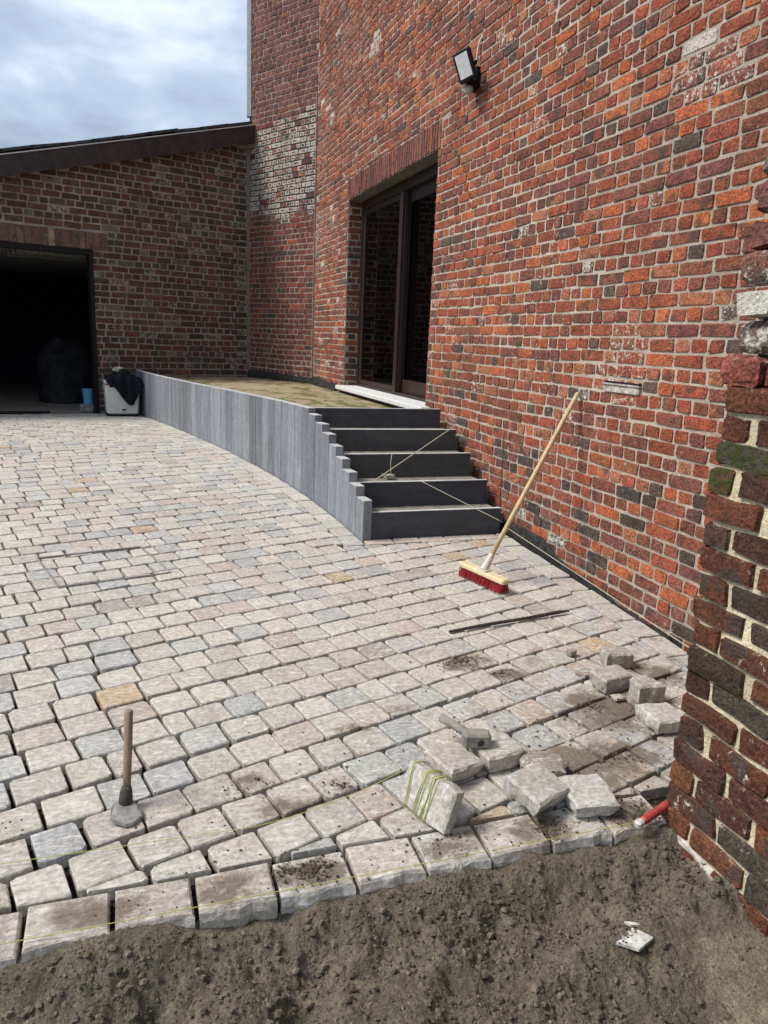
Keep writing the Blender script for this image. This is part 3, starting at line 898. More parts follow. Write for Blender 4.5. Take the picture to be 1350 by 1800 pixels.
# black damp proof foil curling along the foot of the corner
def foil(pts, z0, h0, name, seed, lean=0.02, taper=False):
    r = random.Random(seed)
    m = MB()
    vs = []
    n = 0
    for (a, b, c, d) in zip(pts[:-1], pts[1:], pts[:-1], pts[1:]):
        for k in range(14):
            t = k / 14
            x, y = a[0] + (b[0] - a[0]) * t, a[1] + (b[1] - a[1]) * t
            dx, dy = b[1] - a[1], -(b[0] - a[0])
            L = math.hypot(dx, dy)
            nxx, nyy = dx / L, dy / L
            if nxx > 0: nxx, nyy = -nxx, -nyy
            for q in range(5):
                hh = h0 * (max(0.25, min(1.0, (y - 3.0) / 1.0)) if taper else 1.0)
                zz = (zg(y) - 0.03 if taper else z0) + (hh + 0.5 * hh * (n1(x * 6 + seed, y * 7) - 0.5)) * q / 4
                off = 0.012 + 0.03 * n1(x * 9 + seed, q * 0.9) + lean * (1 - q / 4)
                vs.append((x + nxx * off, y + nyy * off, zz))
            n += 1
    fs = [(i * 5 + q, i * 5 + 5 + q, i * 5 + 6 + q, i * 5 + 1 + q) for i in range(n - 1) for q in range(4)]
    m.add(vs, fs)
    o = m.build(name, M['membrane'], house, smooth=True)
    md = o.modifiers.new('t', 'SOLIDIFY'); md.thickness = 0.004
foil([AB, BC, (2.5, 8.95)], 0.775, 0.11, 'damp_proof_foil', 3)
foil([(2.5, 4.75), (2.5, 4.1), (2.5, 3.5), (2.5, 2.7)], 0.04, 0.12, 'damp_proof_foil', 9, 0.012, True)

# slot in the wall with a metal edge
MB().box((2.478, 3.245, 1.238), (2.505, 3.565, 1.246)).box((2.486, 3.25, 1.20), (2.503, 3.56, 1.236), (0.6, 0.57, 0.5)).build('wall_slot', M['mortar_white'], house)
MB().box((2.482, 3.25, 1.247), (2.503, 3.55, 1.256)).build('slot_edge', M['black'], house)

# ------------------------------------------------------------------ garage with lean-to roof
UA = (-0.961, -0.278)
NA = (0.278, -0.961)
garage = thing('brick_garage', (-0.5, 11.0, 0.27), 'low garage of dark sooty brick with open door and sloping roof', 'garage')
frA = (AB, UA, NA)
GO = (2.243, 4.95, 0.0, 2.42)
GL = (2.05, 5.15, 2.42, 2.64)
def roof_z(u):
    return 4.068 - 0.279 * u
def A(u, w, z):
    return (AB[0] + UA[0] * u + NA[0] * w, AB[1] + UA[1] * u + NA[1] * w, z)
wallA = MB()
def mort_a(u, z):
    k = 0.85 + 0.35 * n1(u * 1.3 + 9, z * 1.3)
    return (0.31 * k, 0.28 * k, 0.24 * k)
o_, U_, N__ = frA
us, zs_ = breaks(0, 7.6, 0.09, (GO[0], GO[1])), None
zt = np.linspace(0, 1, 45)
vsA, colA = [], []
for a in zt:
    for u in us:
        ztop = roof_z(u) + 0.1
        z = 0.05 + (ztop - 0.05) * a
        vsA.append(A(u, 0.002 * math.sin(u * 31 + z * 17), z)); colA.append(mort_a(u, z))
nu = len(us)
fsA = []
for j in range(44):
    for i in range(nu - 1):
        uc = (us[i] + us[i + 1]) / 2
        zc = (vsA[j * nu + i][2] + vsA[(j + 1) * nu + i][2]) / 2
        if GO[0] < uc < GO[1] and zc < GO[3] + 0.12:
            continue
        fsA.append((j * nu + i, j * nu + i + 1, (j + 1) * nu + i + 1, (j + 1) * nu + i))
wallA.add(vsA, fsA, colA)
wa = wallA.build('wall', M['mortar'], garage)
PAL_A = [(6, (0.120, 0.064, 0.050)), (4, (0.145, 0.070, 0.053)), (3, (0.10, 0.076, 0.058)), (0.6, (0.16, 0.062, 0.044)), (1.2, (0.17, 0.145, 0.115))]
def col_a(u, z, r):
    c = vary(pick(r, PAL_A), r, 0.25)
    w = 0.06 + (0.48 if r.random() < 0.10 else 0) + 0.2 * max(0, n1(u * 1.1, z * 1.4 + 4) - 0.55)
    if u > 1.7 and 2.6 < z < 3.2: w += 0.10
    return c, (w, 0.25 * n1(u * 0.9 + 2, z * 0.7 + 1) * (1 if u < 1.4 else 0.4), r.random())
bA = lay_wall(frA, 0.03, 7.5, 0.1, 4.2, 0.0845, 0.236, 0.0135, col_a, holes=(GO, GL), zoff=2.42, seed=31, wob=0.008, skip=lambda u, z: z > roof_z(u) + 0.02, jit=0.005)
place_bricks(bA, wa, M['brick_a'], 300)
MB().add([A(-0.01, 0.012, z) for z in (0.75, 4.0)] + [A(0.05, 0.012, z) for z in (4.0, 0.75)] + [A(-0.01, -0.02, z) for z in (0.75, 4.0)] + [A(0.05, -0.02, z) for z in (4.0, 0.75)],
         [(0, 1, 2, 3), (7, 6, 5, 4), (0, 3, 7, 4), (1, 5, 6, 2), (2, 6, 7, 3), (0, 4, 5, 1)], (0.22, 0.20, 0.17)).build('corner_seam', M['mortar'], garage, fix=True)
lm = MB()
lm.add([A(u, w, z) for w in (0.004, -0.20) for u, z in ((GL[0], 2.423), (GL[1], 2.423), (GL[1], 2.637), (GL[0], 2.637))], [(0, 1, 2, 3), (7, 6, 5, 4), (0, 4, 5, 1), (1, 5, 6, 2), (2, 6, 7, 3), (3, 7, 4, 0)], (0.12, 0.11, 0.095))
gl = lm.build('lintel', M['mortar'], garage, fix=True)
u = GL[0]
while u < GL[1] - 0.05:
    w = r_l.uniform(0.085, 0.10)
    vs, fs = brick_shape(frA, u, u + w - 0.013, GL[2] + r_l.uniform(-.006, .004), GL[3] - r_l.uniform(0, .012), 0.012, r_l, jit=0.004)
    MB().add(vs, fs, edged(vary(pick(r_l, [(3, (0.22, 0.12, 0.09)), (2, (0.19, 0.125, 0.095)), (1, (0.34, 0.26, 0.18))]), r_l), len(vs) // 2), (0.35 if r_l.random() < 0.3 else 0.15, 0, r_l.random())).build('brick', M['brick_a'], gl, origin=np.array(vs).mean(0))
    u += w

def slabA(mb, u0, u1, w0, w1, z0, z1, col=(0.5, 0.5, 0.5), z0b=None, z1b=None):
    """box in the garage wall's own axes; z0b and z1b are the heights at u1"""
    z0b = z0 if z0b is None else z0b
    z1b = z1 if z1b is None else z1b
    vs = [A(u0, w0, z0), A(u1, w0, z0b), A(u1, w1, z0b), A(u0, w1, z0), A(u0, w0, z1), A(u1, w0, z1b), A(u1, w1, z1b), A(u0, w1, z1)]
    mb.add(vs, [(0, 1, 2, 3), (7, 6, 5, 4), (0, 4, 5, 1), (1, 5, 6, 2), (2, 6, 7, 3), (3, 7, 4, 0)], col)
    return mb
# steel door frame
fr_ = MB()
slabA(fr_, GO[0] + 0.001, GO[0] + 0.05, -0.12, 0.02, zg(11) - 0.02, GO[3] - 0.001)
slabA(fr_, GO[1] - 0.05, GO[1] - 0.001, -0.12, 0.02, zg(10.4) - 0.02, GO[3] - 0.001)
slabA(fr_, GO[0] + 0.05, GO[1] - 0.05, -0.12, 0.015, GO[3] - 0.07, GO[3] - 0.001)
fr_.build('door_frame', M['black'], garage, fix=True)
# interior
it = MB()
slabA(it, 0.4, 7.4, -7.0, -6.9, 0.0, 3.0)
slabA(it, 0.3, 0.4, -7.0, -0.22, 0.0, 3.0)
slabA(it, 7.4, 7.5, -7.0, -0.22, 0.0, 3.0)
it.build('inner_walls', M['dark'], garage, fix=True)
slabA(MB(), 0.4, 7.4, -6.9, -0.001, 0.0, zg(11.3) + 0.004).build('garage_floor', M['concrete'], garage, fix=True)
slabA(MB(), 0.4, 7.4, -6.9, -0.22, 2.50, 2.60).build('ceiling', M['sill'], garage, fix=True)
for k in range(3):
    b_ = MB()
    slabA(b_, 0.5, 3.0, -1.0 - 0.35 * k, -1.1 - 0.35 * k, 2.38, 2.498)
    b_.build('ceiling_beam', M['concrete'], garage, fix=True)
# roof deck, fascia and tiles along the verge
rf = MB()
slabA(rf, -0.18, 7.9, -7.2, 0.10, roof_z(-0.18) + 0.17, roof_z(-0.18) + 0.24, z0b=roof_z(7.9) + 0.17, z1b=roof_z(7.9) + 0.24)
roof = rf.build('roof', M['tile'], garage, fix=True)
fa = MB()
slabA(fa, -0.24, 7.95, 0.10, 0.135, roof_z(-0.24), roof_z(-0.24) + 0.235, z0b=roof_z(7.95), z1b=roof_z(7.95) + 0.235)
fa.build('fascia', M['fascia'], roof, fix=True)
ed = MB()
slabA(ed, -0.25, 7.96, 0.095, 0.145, roof_z(-0.25) + 0.237, roof_z(-0.25) + 0.25, z0b=roof_z(7.96) + 0.237, z1b=roof_z(7.96) + 0.25)
ed.build('verge_trim', M['zinc'], roof, fix=True)
sf = MB()
slabA(sf, -0.2, 7.9, 0.0, 0.10, roof_z(-0.2) + 0.15, roof_z(-0.2) + 0.168, z0b=roof_z(7.9) + 0.15, z1b=roof_z(7.9) + 0.168)
sf.build('soffit', M['fascia'], roof, fix=True)
r_t = random.Random(4)
for row in range(4):
    u = 0.02 + 0.0 * row
    while u < 7.6:
        L = 0.36
        za = roof_z(u) + 0.300 + r_t.uniform(-.008, .016)
        zb = roof_z(u + L) + 0.275 + r_t.uniform(-.008, .010)
        t_ = MB()
        slabA(t_, u, u + L + 0.05, -0.18 - row * 0.31, 0.125 - row * 0.31, za - 0.03, za, z0b=zb - 0.02, z1b=zb + 0.015)
        t_.build('roof_tile', M['tile'], roof, fix=True)
        u += L

# ------------------------------------------------------------------ broken brick pier in the foreground
pier = thing('brick_pier', (1.9, 1.2, -0.1), 'rough gate pier of dark old brick with cream joints at right edge', 'pier')
pc = MB()
frP = ((1.55, 0.0), (0.0, 1.0), (-1.0, 0.0))
def mort_p(u, z):
    k = 0.75 + 0.5 * n1(u * 6, z * 6)
    return (0.60 * k, 0.52 * k, 0.36 * k)
mortar_face(pc, frP, breaks(-0.4, 1.635, 0.03), breaks(-0.2, 1.33, 0.03), mort_p, amp=0.006)
pc.box((1.57, -0.4, -0.2), (2.46, 1.62, 1.33), (0.38, 0.33, 0.24))
pc.box((1.585, -0.4, 1.33), (2.46, 1.60, 3.4), (0.16, 0.13, 0.10))
pcore = pc.build('core', M['mortar'], pier)
PAL_P = [(5, (0.098, 0.040, 0.029)), (2, (0.075, 0.044, 0.034)), (4, (0.130, 0.045, 0.030)), (3, (0.175, 0.066, 0.038)), (1, (0.09, 0.068, 0.055))]
def col_p(u, z, r):
    c = vary(pick(r, PAL_P), r, 0.2)
    moss = 0.0
    if u > 1.5 and 0.98 < z < 1.14: moss = 0.95
    elif z < 1.2: moss = 0.12
    return c, (0.10 + (0.2 if r.random() < 0.12 else 0), moss, r.random())
bP = []
r_p = random.Random(41)
k = 0
z = -0.16
while z < 1.30:
    h = 0.0755 * r_p.uniform(0.95, 1.05)
    u = 1.66 + r_p.uniform(-0.018, 0.012)
    head = k % 2 == 0
    first = True
    while u > -0.4:
        w = (0.098 if (first and head) else 0.205) * r_p.uniform(0.93, 1.06)
        gap = r_p.uniform(0.008, 0.024)
        c_, a_ = col_p(u - w / 2, z, r_p)
        slope = r_p.uniform(-.003, .003)
        vs, fs = brick_shape(frP, u - w, u, z + slope, z + slope + h - r_p.uniform(0.003, 0.008), r_p.uniform(0.006, 0.016), r_p, ch=0.005, npt=10, jit=0.005)
        # the far end of the first brick goes back into the pier
        bP.append((vs, fs, edged(c_, len(vs) // 2), a_))
        if first:
            e0 = [(1.553, u - 0.004, z + 0.002), (1.553, u - 0.004, z + h - 0.012), (1.68, u - 0.008, z + h - 0.013), (1.68, u - 0.008, z + 0.003)]
            bP.append((e0 + [(a, b - 0.10, c) for a, b, c in e0], [(0, 1, 2, 3), (0, 4, 5, 1), (1, 5, 6, 2), (3, 2, 6, 7), (0, 3, 7, 4)], [(*c_, 0.0)] * 8, a_))
        u -= w + gap
        first = False
    z += h
    k += 1
# merge each end face with its brick
merged = []
for b in bP:
    if len(b[1]) == 5:
        pv, pf, pcx, pa = merged[-1]
        o = len(pv)
        merged[-1] = (list(pv) + b[0], list(pf) + [tuple(i + o for i in f) for f in b[1]], pcx + b[2], pa)
    else:
        merged.append(b)
place_bricks(merged, pcore, M['brick_p'], 140)
# broken toothing above: separate blocks with open joints
def block(cx, cy, cz, dx, dy, dz, col, white, r, parent, material, name='brick', bev=0.009, jit=0.006, rz=None, moss=0.0):
    m = MB()
    rot = Euler((r.uniform(-.05, .05), r.uniform(-.05, .05), r.uniform(-.09, .09) if rz is None else rz)).to_matrix()
    m.bevbox((cx, cy, cz), (dx, dy, dz), bev, rot, col, jit, r)
    m.a = [(white, moss, r.random())] * len(m.v)
    return m.build(name, material, parent, origin=(cx, cy, cz))
z = 1.345
k = 0
upper = [((0.33, 0.10, 0.075), 0.30), ((0.16, 0.12, 0.10), 0.55), ((0.62, 0.60, 0.55), 0.95), ((0.24, 0.11, 0.08), 0.40), ((0.20, 0.085, 0.065), 0.15), ((0.22, 0.095, 0.08), 0.25),
         ((0.24, 0.20, 0.15), 0.40), ((0.50, 0.45, 0.34), 0.60), ((0.55, 0.50, 0.38), 0.75), ((0.50, 0.45, 0.33), 0.7), ((0.23, 0.10, 0.08), 0.35)]
offs = [0.03, 0.0, 0.0, 0.005, 0.02, 0.0, -0.02, -0.02, -0.05, -0.03, -0.02]
while z < 3.3:
    h = 0.074 * r_p.uniform(0.95, 1.08)
    i = k % len(upper)
    c_, w_ = upper[i]
    off = offs[i] if k < len(offs) else r_p.uniform(-.04, .02)
    u = 1.645 + off
    q = 0
    while u > -0.3:
        w = (0.125 if k % 2 == 0 and q == 0 else 0.20) * r_p.uniform(0.9, 1.1)
        cq = c_ if q == 0 else vary(pick(r_p, PAL_P + [(3, (0.24, 0.11, 0.08))]), r_p)
        block(1.55 + 0.045 + r_p.uniform(-.012, .012), u - w / 2, z + h / 2, 0.11, w, h, cq, w_ if q == 0 else 0.25, r_p, pcore, M['brick_p'], bev=0.012, jit=0.008)
        u -= w + r_p.uniform(0.014, 0.03)
        q += 1
    z += h + r_p.uniform(0.008, 0.016)
    k += 1
# pale render foot left along the base
ft = MB()
pts_f = [(1.60, -0.022, 0.018), (1.52, -0.035, 0.022), (1.44, -0.055, 0.024), (1.36, -0.072, 0.02), (1.28, -0.088, 0.022), (1.20, -0.10, 0.02)]
vs = []
for (yy, zz, t) in pts_f:
    vs += [(1.548 - 0.012, yy + rng.uniform(-.006, .006), zz), (1.548 - 0.010 + rng.uniform(-.004, .004), yy, zz + t), (1.552, yy, zz + t + 0.012), (1.56, yy, zz - 0.02)]
fs = [(i * 4 + q, i * 4 + (q + 1) % 4, i * 4 + 4 + (q + 1) % 4, i * 4 + 4 + q) for i in range(len(pts_f) - 1) for q in range(4)]
ft.add(vs, fs + [(0, 1, 2, 3), tuple(len(vs) - 1 - q for q in range(4))])
ft.build('render_foot', M['mortar_white'], pier, fix=True)

# ------------------------------------------------------------------ terrace behind the low wall, steps, palisade wall
CURVE = [(1.425, 4.40), (1.42, 4.51), (1.392, 4.85), (1.355, 5.38), (1.24, 6.11), (1.045, 7.01), (0.75, 8.13), (0.50, 9.2), (0.28, 10.3), (0.14, 11.2)]
_cs = np.array([c[1] for c in CURVE]); _cn = np.array([c[0] for c in CURVE])
_fine_s = np.linspace(4.40, 11.2, 400)
_k = np.interp(_fine_s, _cs, _cn)
_k = np.convolve(np.pad(_k, 25, mode='edge'), np.ones(51) / 51, 'valid')
def curve_n(s):
    return float(np.interp(s, _fine_s, _k))
tp = MB()
poly = [(curve_n(s) + 0.055, s) for s in np.linspace(5.662, 11.15, 24)]
poly = poly + [(0.2, 11.24), (1.82, 11.715), (2.49, 10.41), (2.497, 5.662)]
nP = len(poly)
tp.prism(poly, 0.1, 0.785)
tag(tp.build('terrace', M['moss'], fix=True), kind='structure')

steps = thing('stone_steps', (1.95, 4.5, 0.16), 'flight of five steps with charcoal stone risers up to the terrace', 'steps')
RS = [4.48, 4.725, 5.015, 5.31, 5.625]
RT = [0.332, 0.481, 0.628, 0.766, 0.893]
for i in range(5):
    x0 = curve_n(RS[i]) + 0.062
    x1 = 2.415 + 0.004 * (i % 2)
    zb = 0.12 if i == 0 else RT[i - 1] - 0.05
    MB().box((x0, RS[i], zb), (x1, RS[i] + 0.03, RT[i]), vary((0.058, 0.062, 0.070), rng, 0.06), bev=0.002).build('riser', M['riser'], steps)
    MB().box((x0 + 0.001, RS[i] - 0.001, RT[i] + 0.0002), (x1 - 0.002, RS[i] + 0.030, RT[i] + 0.0042), (0.52, 0.52, 0.51), bev=0.001).build('lit_sawn_edge', M['riser'], steps)  # pale sawn top; the bright line of sky light is painted in too
    if i < 4:
        t = MB()
        t.box((x0 + 0.002, RS[i] + 0.031, 0.05), (2.425, RS[i + 1] - 0.001, RT[i] - 0.022))
        t.box((2.425, RS[i] + 0.10, 0.05), (2.49, RS[i + 1] - 0.001, RT[i] - 0.06))
        t.build('tread_bed', M['concrete'], steps)

pal = thing('palisade_wall', (0.9, 7.5, 0.2), 'low curved retaining wall of upright grey stone boards beside the steps', 'retaining wall')
s = 4.452
i = 0
steptop = [0.419, 0.486, 0.552, 0.618, 0.684, 0.750, 0.806, 0.856]
L_curve = []
while s < 11.15:
    ds = 0.0
    # advance 0.145 m along the curve
    p0 = (curve_n(s), s)
    s1 = s
    while math.hypot(curve_n(s1) - p0[0], s1 - p0[1]) < 0.144 and s1 < 11.25:
        s1 += 0.002
    p1 = (curve_n(s1), s1)
    dx, dy = p1[0] - p0[0], p1[1] - p0[1]
    L = math.hypot(dx, dy); dx /= L; dy /= L
    nx_, ny_ = dy, -dx
    top = steptop[i] if i < len(steptop) else 0.894 - 0.003 * max(0, s - 6) + rng.uniform(-.0012, .0012)
    e_ = 0.002
    jit = rng.uniform(-.0012, .0012)
    q = [(p0[0] + dx * e_ + nx_ * jit, p0[1] + dy * e_ + ny_ * jit), (p1[0] - dx * e_ + nx_ * jit, p1[1] - dy * e_ + ny_ * jit)]
    q += [(q[1][0] + nx_ * 0.058, q[1][1] + ny_ * 0.058), (q[0][0] + nx_ * 0.058, q[0][1] + ny_ * 0.058)]
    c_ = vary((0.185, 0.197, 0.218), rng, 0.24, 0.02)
    MB().prism(q, 0.05, top - 0.004, c_).prism(q, top - 0.0038, top, (0.46, 0.47, 0.47)).build('stone_board', M['slab'], pal, fix=True)  # thin cap: pale sawn stone, with brightness from above put into its colour
    s = s1
    i += 1

# ------------------------------------------------------------------ paving
PE = (0.9626, 0.2716)
PQ = (-0.2716, 0.9626)
def clip(poly, a, b, c):
    """keep a*x + b*y <= c"""
    out = []
    for i in range(len(poly)):
        p, q = poly[i], poly[(i + 1) % len(poly)]
        fp, fq = a * p[0] + b * p[1] - c, a * q[0] + b * q[1] - c
        if fp <= 0: out.append(p)
        if (fp < 0 < fq) or (fq < 0 < fp):
            t = fp / (fp - fq)
            out.append((p[0] + (q[0] - p[0]) * t, p[1] + (q[1] - p[1]) * t))
    return out
def area(p):
    return 0.5 * abs(sum(p[i][0] * p[(i + 1) % len(p)][1] - p[(i + 1) % len(p)][0] * p[i][1] for i in range(len(p))))
def sett(poly, r, depth=0.055, bev=0.0032, lift=0.0, jitter=0.0020, tilt=0.014):
    """cleft stone with tumbled, chipped edges"""
    n = len(poly)
    cx = sum(p[0] for p in poly) / n; cy = sum(p[1] for p in poly) / n
    out = []
    for i in range(n):
        p, q, w = poly[i], poly[(i + 1) % n], poly[i - 1]
        lq = math.hypot(q[0] - p[0], q[1] - p[1]); lw = math.hypot(w[0] - p[0], w[1] - p[1])
        c = min(0.0055 * r.uniform(0.2, 2.6), lq * 0.3, lw * 0.3)
        if c < 0.004:
            out.append(p); continue
        out.append((p[0] + (w[0] - p[0]) * c / lw, p[1] + (w[1] - p[1]) * c / lw))
        out.append((p[0] + (q[0] - p[0]) * c / lq, p[1] + (q[1] - p[1]) * c / lq))
    n = len(out)
    out = [(a + r.uniform(-jitter, jitter), b + r.uniform(-jitter, jitter)) for a, b in out]
    ta, tb = r.uniform(-tilt, tilt), r.uniform(-tilt, tilt)
    dz = lift + r.uniform(-.0025, .0025)
    def zt(x, y): return zg(y) + dz + (x - cx) * ta + (y - cy) * tb
    vs = [(x + (cx - x) * 0.03, y + (cy - y) * 0.03, zt(x, y) - depth) for x, y in out]
    for x, y in out:
        vs.append((x, y, zt(x, y) - bev * r.uniform(0.7, 1.6)))
    for x, y in out:
        L = math.hypot(x - cx, y - cy) or 1
        k = bev * r.uniform(0.7, 1.7)
        vs.append((x + (cx - x) / L * k, y + (cy - y) / L * k, zt(x, y) + r.uniform(-.0009, .0009)))
    vs.append((cx + r.uniform(-.02, .02), cy + r.uniform(-.02, .02), zt(cx, cy) + r.uniform(-.0012, .0014)))
    fs = []
    for i in range(n):
        j = (i + 1) % n
        fs += [(i, j, n + j, n + i), (n + i, n + j, 2 * n + j, 2 * n + i), (2 * n + i, 2 * n + j, 3 * n)]
    return vs, fs
PAL_S = [(32, (0.47, 0.432, 0.37)), (26, (0.49, 0.455, 0.395)), (20, (0.455, 0.41, 0.355)), (18, (0.42, 0.41, 0.385)), (8, (0.36, 0.357, 0.345)), (10, (0.455, 0.378, 0.32)), (0.8, (0.43, 0.32, 0.21)), (3, (0.35, 0.31, 0.28))]
r_s = random.Random(77)
setts = []
def ccw(p):
    a = sum(p[i][0] * p[(i + 1) % len(p)][1] - p[(i + 1) % len(p)][0] * p[i][1] for i in range(len(p)))
    return p if a > 0 else p[::-1]
MH = [(-0.349, 3.944), (0.205, 4.061), (0.059, 4.529), (-0.491, 4.413)]
for row in range(-8, 78):
    qa = 2.05 + 0.143 * row
    u = -9.0 + (0.0 if row % 2 else 0.074) + r_s.uniform(-.015, .015) + 0.2548
    u = 0.2548 + (0.074 if row % 2 else 0.0) - 0.148 * 64
    qn = 0.0
    while u < 6.0:
        w = 0.148 * r_s.uniform(0.9, 1.1)
        if r_s.random() < 0.04: w *= 0.7
        j0, j1 = r_s.uniform(.0042, .0075), r_s.uniform(.0050, .0085)
        a0, a1 = u + j0, u + w - j0
        u += w
        wv0 = 0.010 * (n1(a0 * 1.3 + row * 3.1, row * 0.7) - 0.5); wv1 = 0.010 * (n1(a1 * 1.3 + row * 3.1, row * 0.7) - 0.5)
        b0, b1 = qa + j1 + wv0, qa + 0.143 - j1 + wv0
        jj = lambda: r_s.uniform(-.0035, .0035)
        quad = [(a0 + jj(), b0 + jj()), (a1 + jj(), b0 + jj()), (a1 + jj(), b1 + jj()), (a0 + jj(), b1 + jj())]
        poly = [(PE[0] * a + PQ[0] * b, PE[1] * a + PQ[1] * b) for a, b in quad]
        cx = sum(p[0] for p in poly) / 4; cy = sum(p[1] for p in poly) / 4
        if cx < -6.2 or cx > 2.5 or cy < 1.6 or cy > 11.9: continue
        poly = clip(poly, 0, -1, -1.785)                      # behind the kerb row
        if len(poly) > 2: poly = clip(poly, 1, 0, 2.300)      # edging row along the house
        if len(poly) > 2:
            if (cx > 1.285 and cy < 4.6) or cy < 4.28:
                poly = clip(poly, 0, 1, 4.365)
            else:
                n0, n1_ = curve_n(max(cy, 4.40) - 0.1), curve_n(max(cy, 4.40) + 0.1)
                tx, ty = n1_ - n0, 0.2
                L = math.hypot(tx, ty)
                ax, ay = ty / L, -tx / L
                poly = clip(poly, ax, ay, ax * (curve_n(max(cy, 4.40)) - 0.142) + ay * max(cy, 4.40))
        if len(poly) > 2:                                      # garage front
            poly = clip(poly, -NA[0], -NA[1], -(NA[0] * AB[0] + NA[1] * AB[1]) - 0.01)
        if len(poly) < 3 or area(poly) < 0.0012: continue
        c_ = vary(pick(r_s, PAL_S), r_s, 0.10, 0.015)
        setts.append((*sett(ccw(poly), r_s), c_, (0, 0, 0)))
# edging stones along the house wall
y = 2.60
while y < 4.36:
    L = 0.2 * r_s.uniform(0.92, 1.08)
    poly = [(2.312, y + 0.005), (2.444 + r_s.uniform(-.006, .004), y + 0.005), (2.444 + r_s.uniform(-.006, .004), min(y + L - 0.005, 4.37)), (2.312, min(y + L - 0.005, 4.37))]
    setts.append((*sett(ccw(poly), r_s), vary(pick(r_s, PAL_S), r_s, 0.1, 0.015), (0, 0, 0)))
    y += L
y = 2.60
while y > 1.0:
    L = 0.2
    y -= L
    if y < 1.75: break
    poly = [(2.312, y + 0.005), (2.444, y + 0.005), (2.444, y + L - 0.005), (2.312, y + L - 0.005)]
    setts.append((*sett(ccw(poly), r_s), vary(pick(r_s, PAL_S), r_s, 0.1, 0.015), (0, 0, 0)))
x = 1.425
while x < 2.40:
    L = 0.195 * r_s.uniform(0.92, 1.08)
    x1 = min(x + L - 0.005, 2.44)
    poly = [(x + 0.005, 4.377), (x1, 4.377), (x1, 4.472), (x + 0.005, 4.472)]
    setts.append((*sett(ccw(poly), r_s), vary((0.46, 0.39, 0.335), r_s, 0.08), (0, 0, 0)))
    x += L
s = 4.375
while s < 11.0:
    p0 = (curve_n(s), s); s1 = s
    L_ = 0.2 * r_s.uniform(0.85, 1.1)
    while math.hypot(curve_n(s1) - p0[0], s1 - p0[1]) < L_: s1 += 0.003
    p1 = (curve_n(s1), s1)
    dx, dy = p1[0] - p0[0], p1[1] - p0[1]; L = math.hypot(dx, dy); dx /= L; dy /= L
    nx_, ny_ = -dy, dx
    if nx_ > 0: nx_, ny_ = -nx_, -ny_
    poly = [(p0[0] + dx * .005 + nx_ * .01, p0[1] + dy * .005 + ny_ * .01), (p1[0] - dx * .005 + nx_ * .01, p1[1] - dy * .005 + ny_ * .01), (p1[0] - dx * .005 + nx_ * .132, p1[1] - dy * .005 + ny_ * .132), (p0[0] + dx * .005 + nx_ * .132, p0[1] + dy * .005 + ny_ * .132)]
    setts.append((*sett(ccw(poly), r_s), vary(pick(r_s, PAL_S), r_s, 0.08, 0.015), (0, 0, 0)))
    s = s1
paving = empty('paved_yard', (0, 5, 0.1), kind='structure')
WORLD_OF[paving.name] = Vector((0, 5, 0.1))
place_bricks(setts, paving, M['stone'], 290, name='paving_sett', rest='paving_setts_beyond', hidden=occluded_by_pier)
# kerb row: bigger stones standing proud of the dug strip
x = -1.30
k = 0
while x < 1.50:
    L = 0.2 * r_s.uniform(0.97, 1.05)
    a, b = x + 0.006, x + L - 0.006
    f0 = 1.635 + r_s.uniform(-.008, .006)
    b0 = 1.772 + r_s.uniform(-.006, .004)
    poly = [(a + r_s.uniform(-.003, .003), f0), (b, f0 + r_s.uniform(-.006, .006)), (b + r_s.uniform(-.003, .003), b0), (a, b0 + r_s.uniform(-.004, .004))]
    # front edge is split rough: extra points
    n = 6
    front = [(a + (b - a) * t / n, f0 + r_s.uniform(-.006, .006)) for t in range(n + 1)]
    top_poly = front + [poly[2], poly[3]]
    zt = 0.012 + r_s.uniform(-.004, .004)
    tl = r_s.uniform(-.015, .015)
    bot = [(p[0] + r_s.uniform(-.004, .004), p[1] + (r_s.uniform(-.004, .012) if p[1] < 1.68 else 0)) for p in top_poly]
    m_ = len(top_poly)
    cxx = (a + b) / 2; cyy = 1.70
    vs = [(p[0], p[1], zg(1.7) - 0.085) for p in bot]
    vs += [(p[0], p[1] - (0.005 if p[1] < 1.68 else 0), zg(p[1]) + zt - 0.025 - r_s.uniform(0, .008) - 0.012) for p in top_poly]
    vs += [(p[0], p[1], zg(p[1]) + zt - 0.012 - r_s.uniform(0.003, .009) + (p[0] - cxx) * tl) for p in top_poly]
    vs += [(p[0] + (cxx - p[0]) / 0.1 * 0.006, p[1] + (cyy - p[1]) / 0.07 * 0.006, zg(p[1]) + zt - 0.012 + r_s.uniform(-.002, .002) + (p[0] - cxx) * tl) for p in top_poly]
    vs.append((cxx, cyy, zg(cyy) + zt - 0.010))
    fs = []
    for i in range(m_):
        j = (i + 1) % m_
        for q in range(3):
            fs.append((q * m_ + i, q * m_ + j, (q + 1) * m_ + j, (q + 1) * m_ + i))
        fs.append((3 * m_ + i, 3 * m_ + j, 4 * m_))
    MB().add(vs, fs, vary(pick(r_s, [(3, (0.47, 0.42, 0.36)), (2, (0.48, 0.455, 0.41)), (1, (0.43, 0.38, 0.33))]), r_s, 0.06, 0.012)).build('kerb_stone', M['stone'], paving, origin=(cxx, cyy, 0))
    x += L
# thin steel frame of a paved-in manhole cover
mh = MB()
for i in range(4):
    p, q = MH[i], MH[(i + 1) % 4]
    if i == 2: pass
    mh.tube([(p[0], p[1], zg(p[1]) + 0.004), (q[0], q[1], zg(q[1]) + 0.004)], 0.006, 6)
tag(mh.build('manhole_frame', M['steel'], origin=(-0.14, 4.24, zg(4.24))), 'thin steel rim of a paved-in manhole cover among the setts', 'manhole')

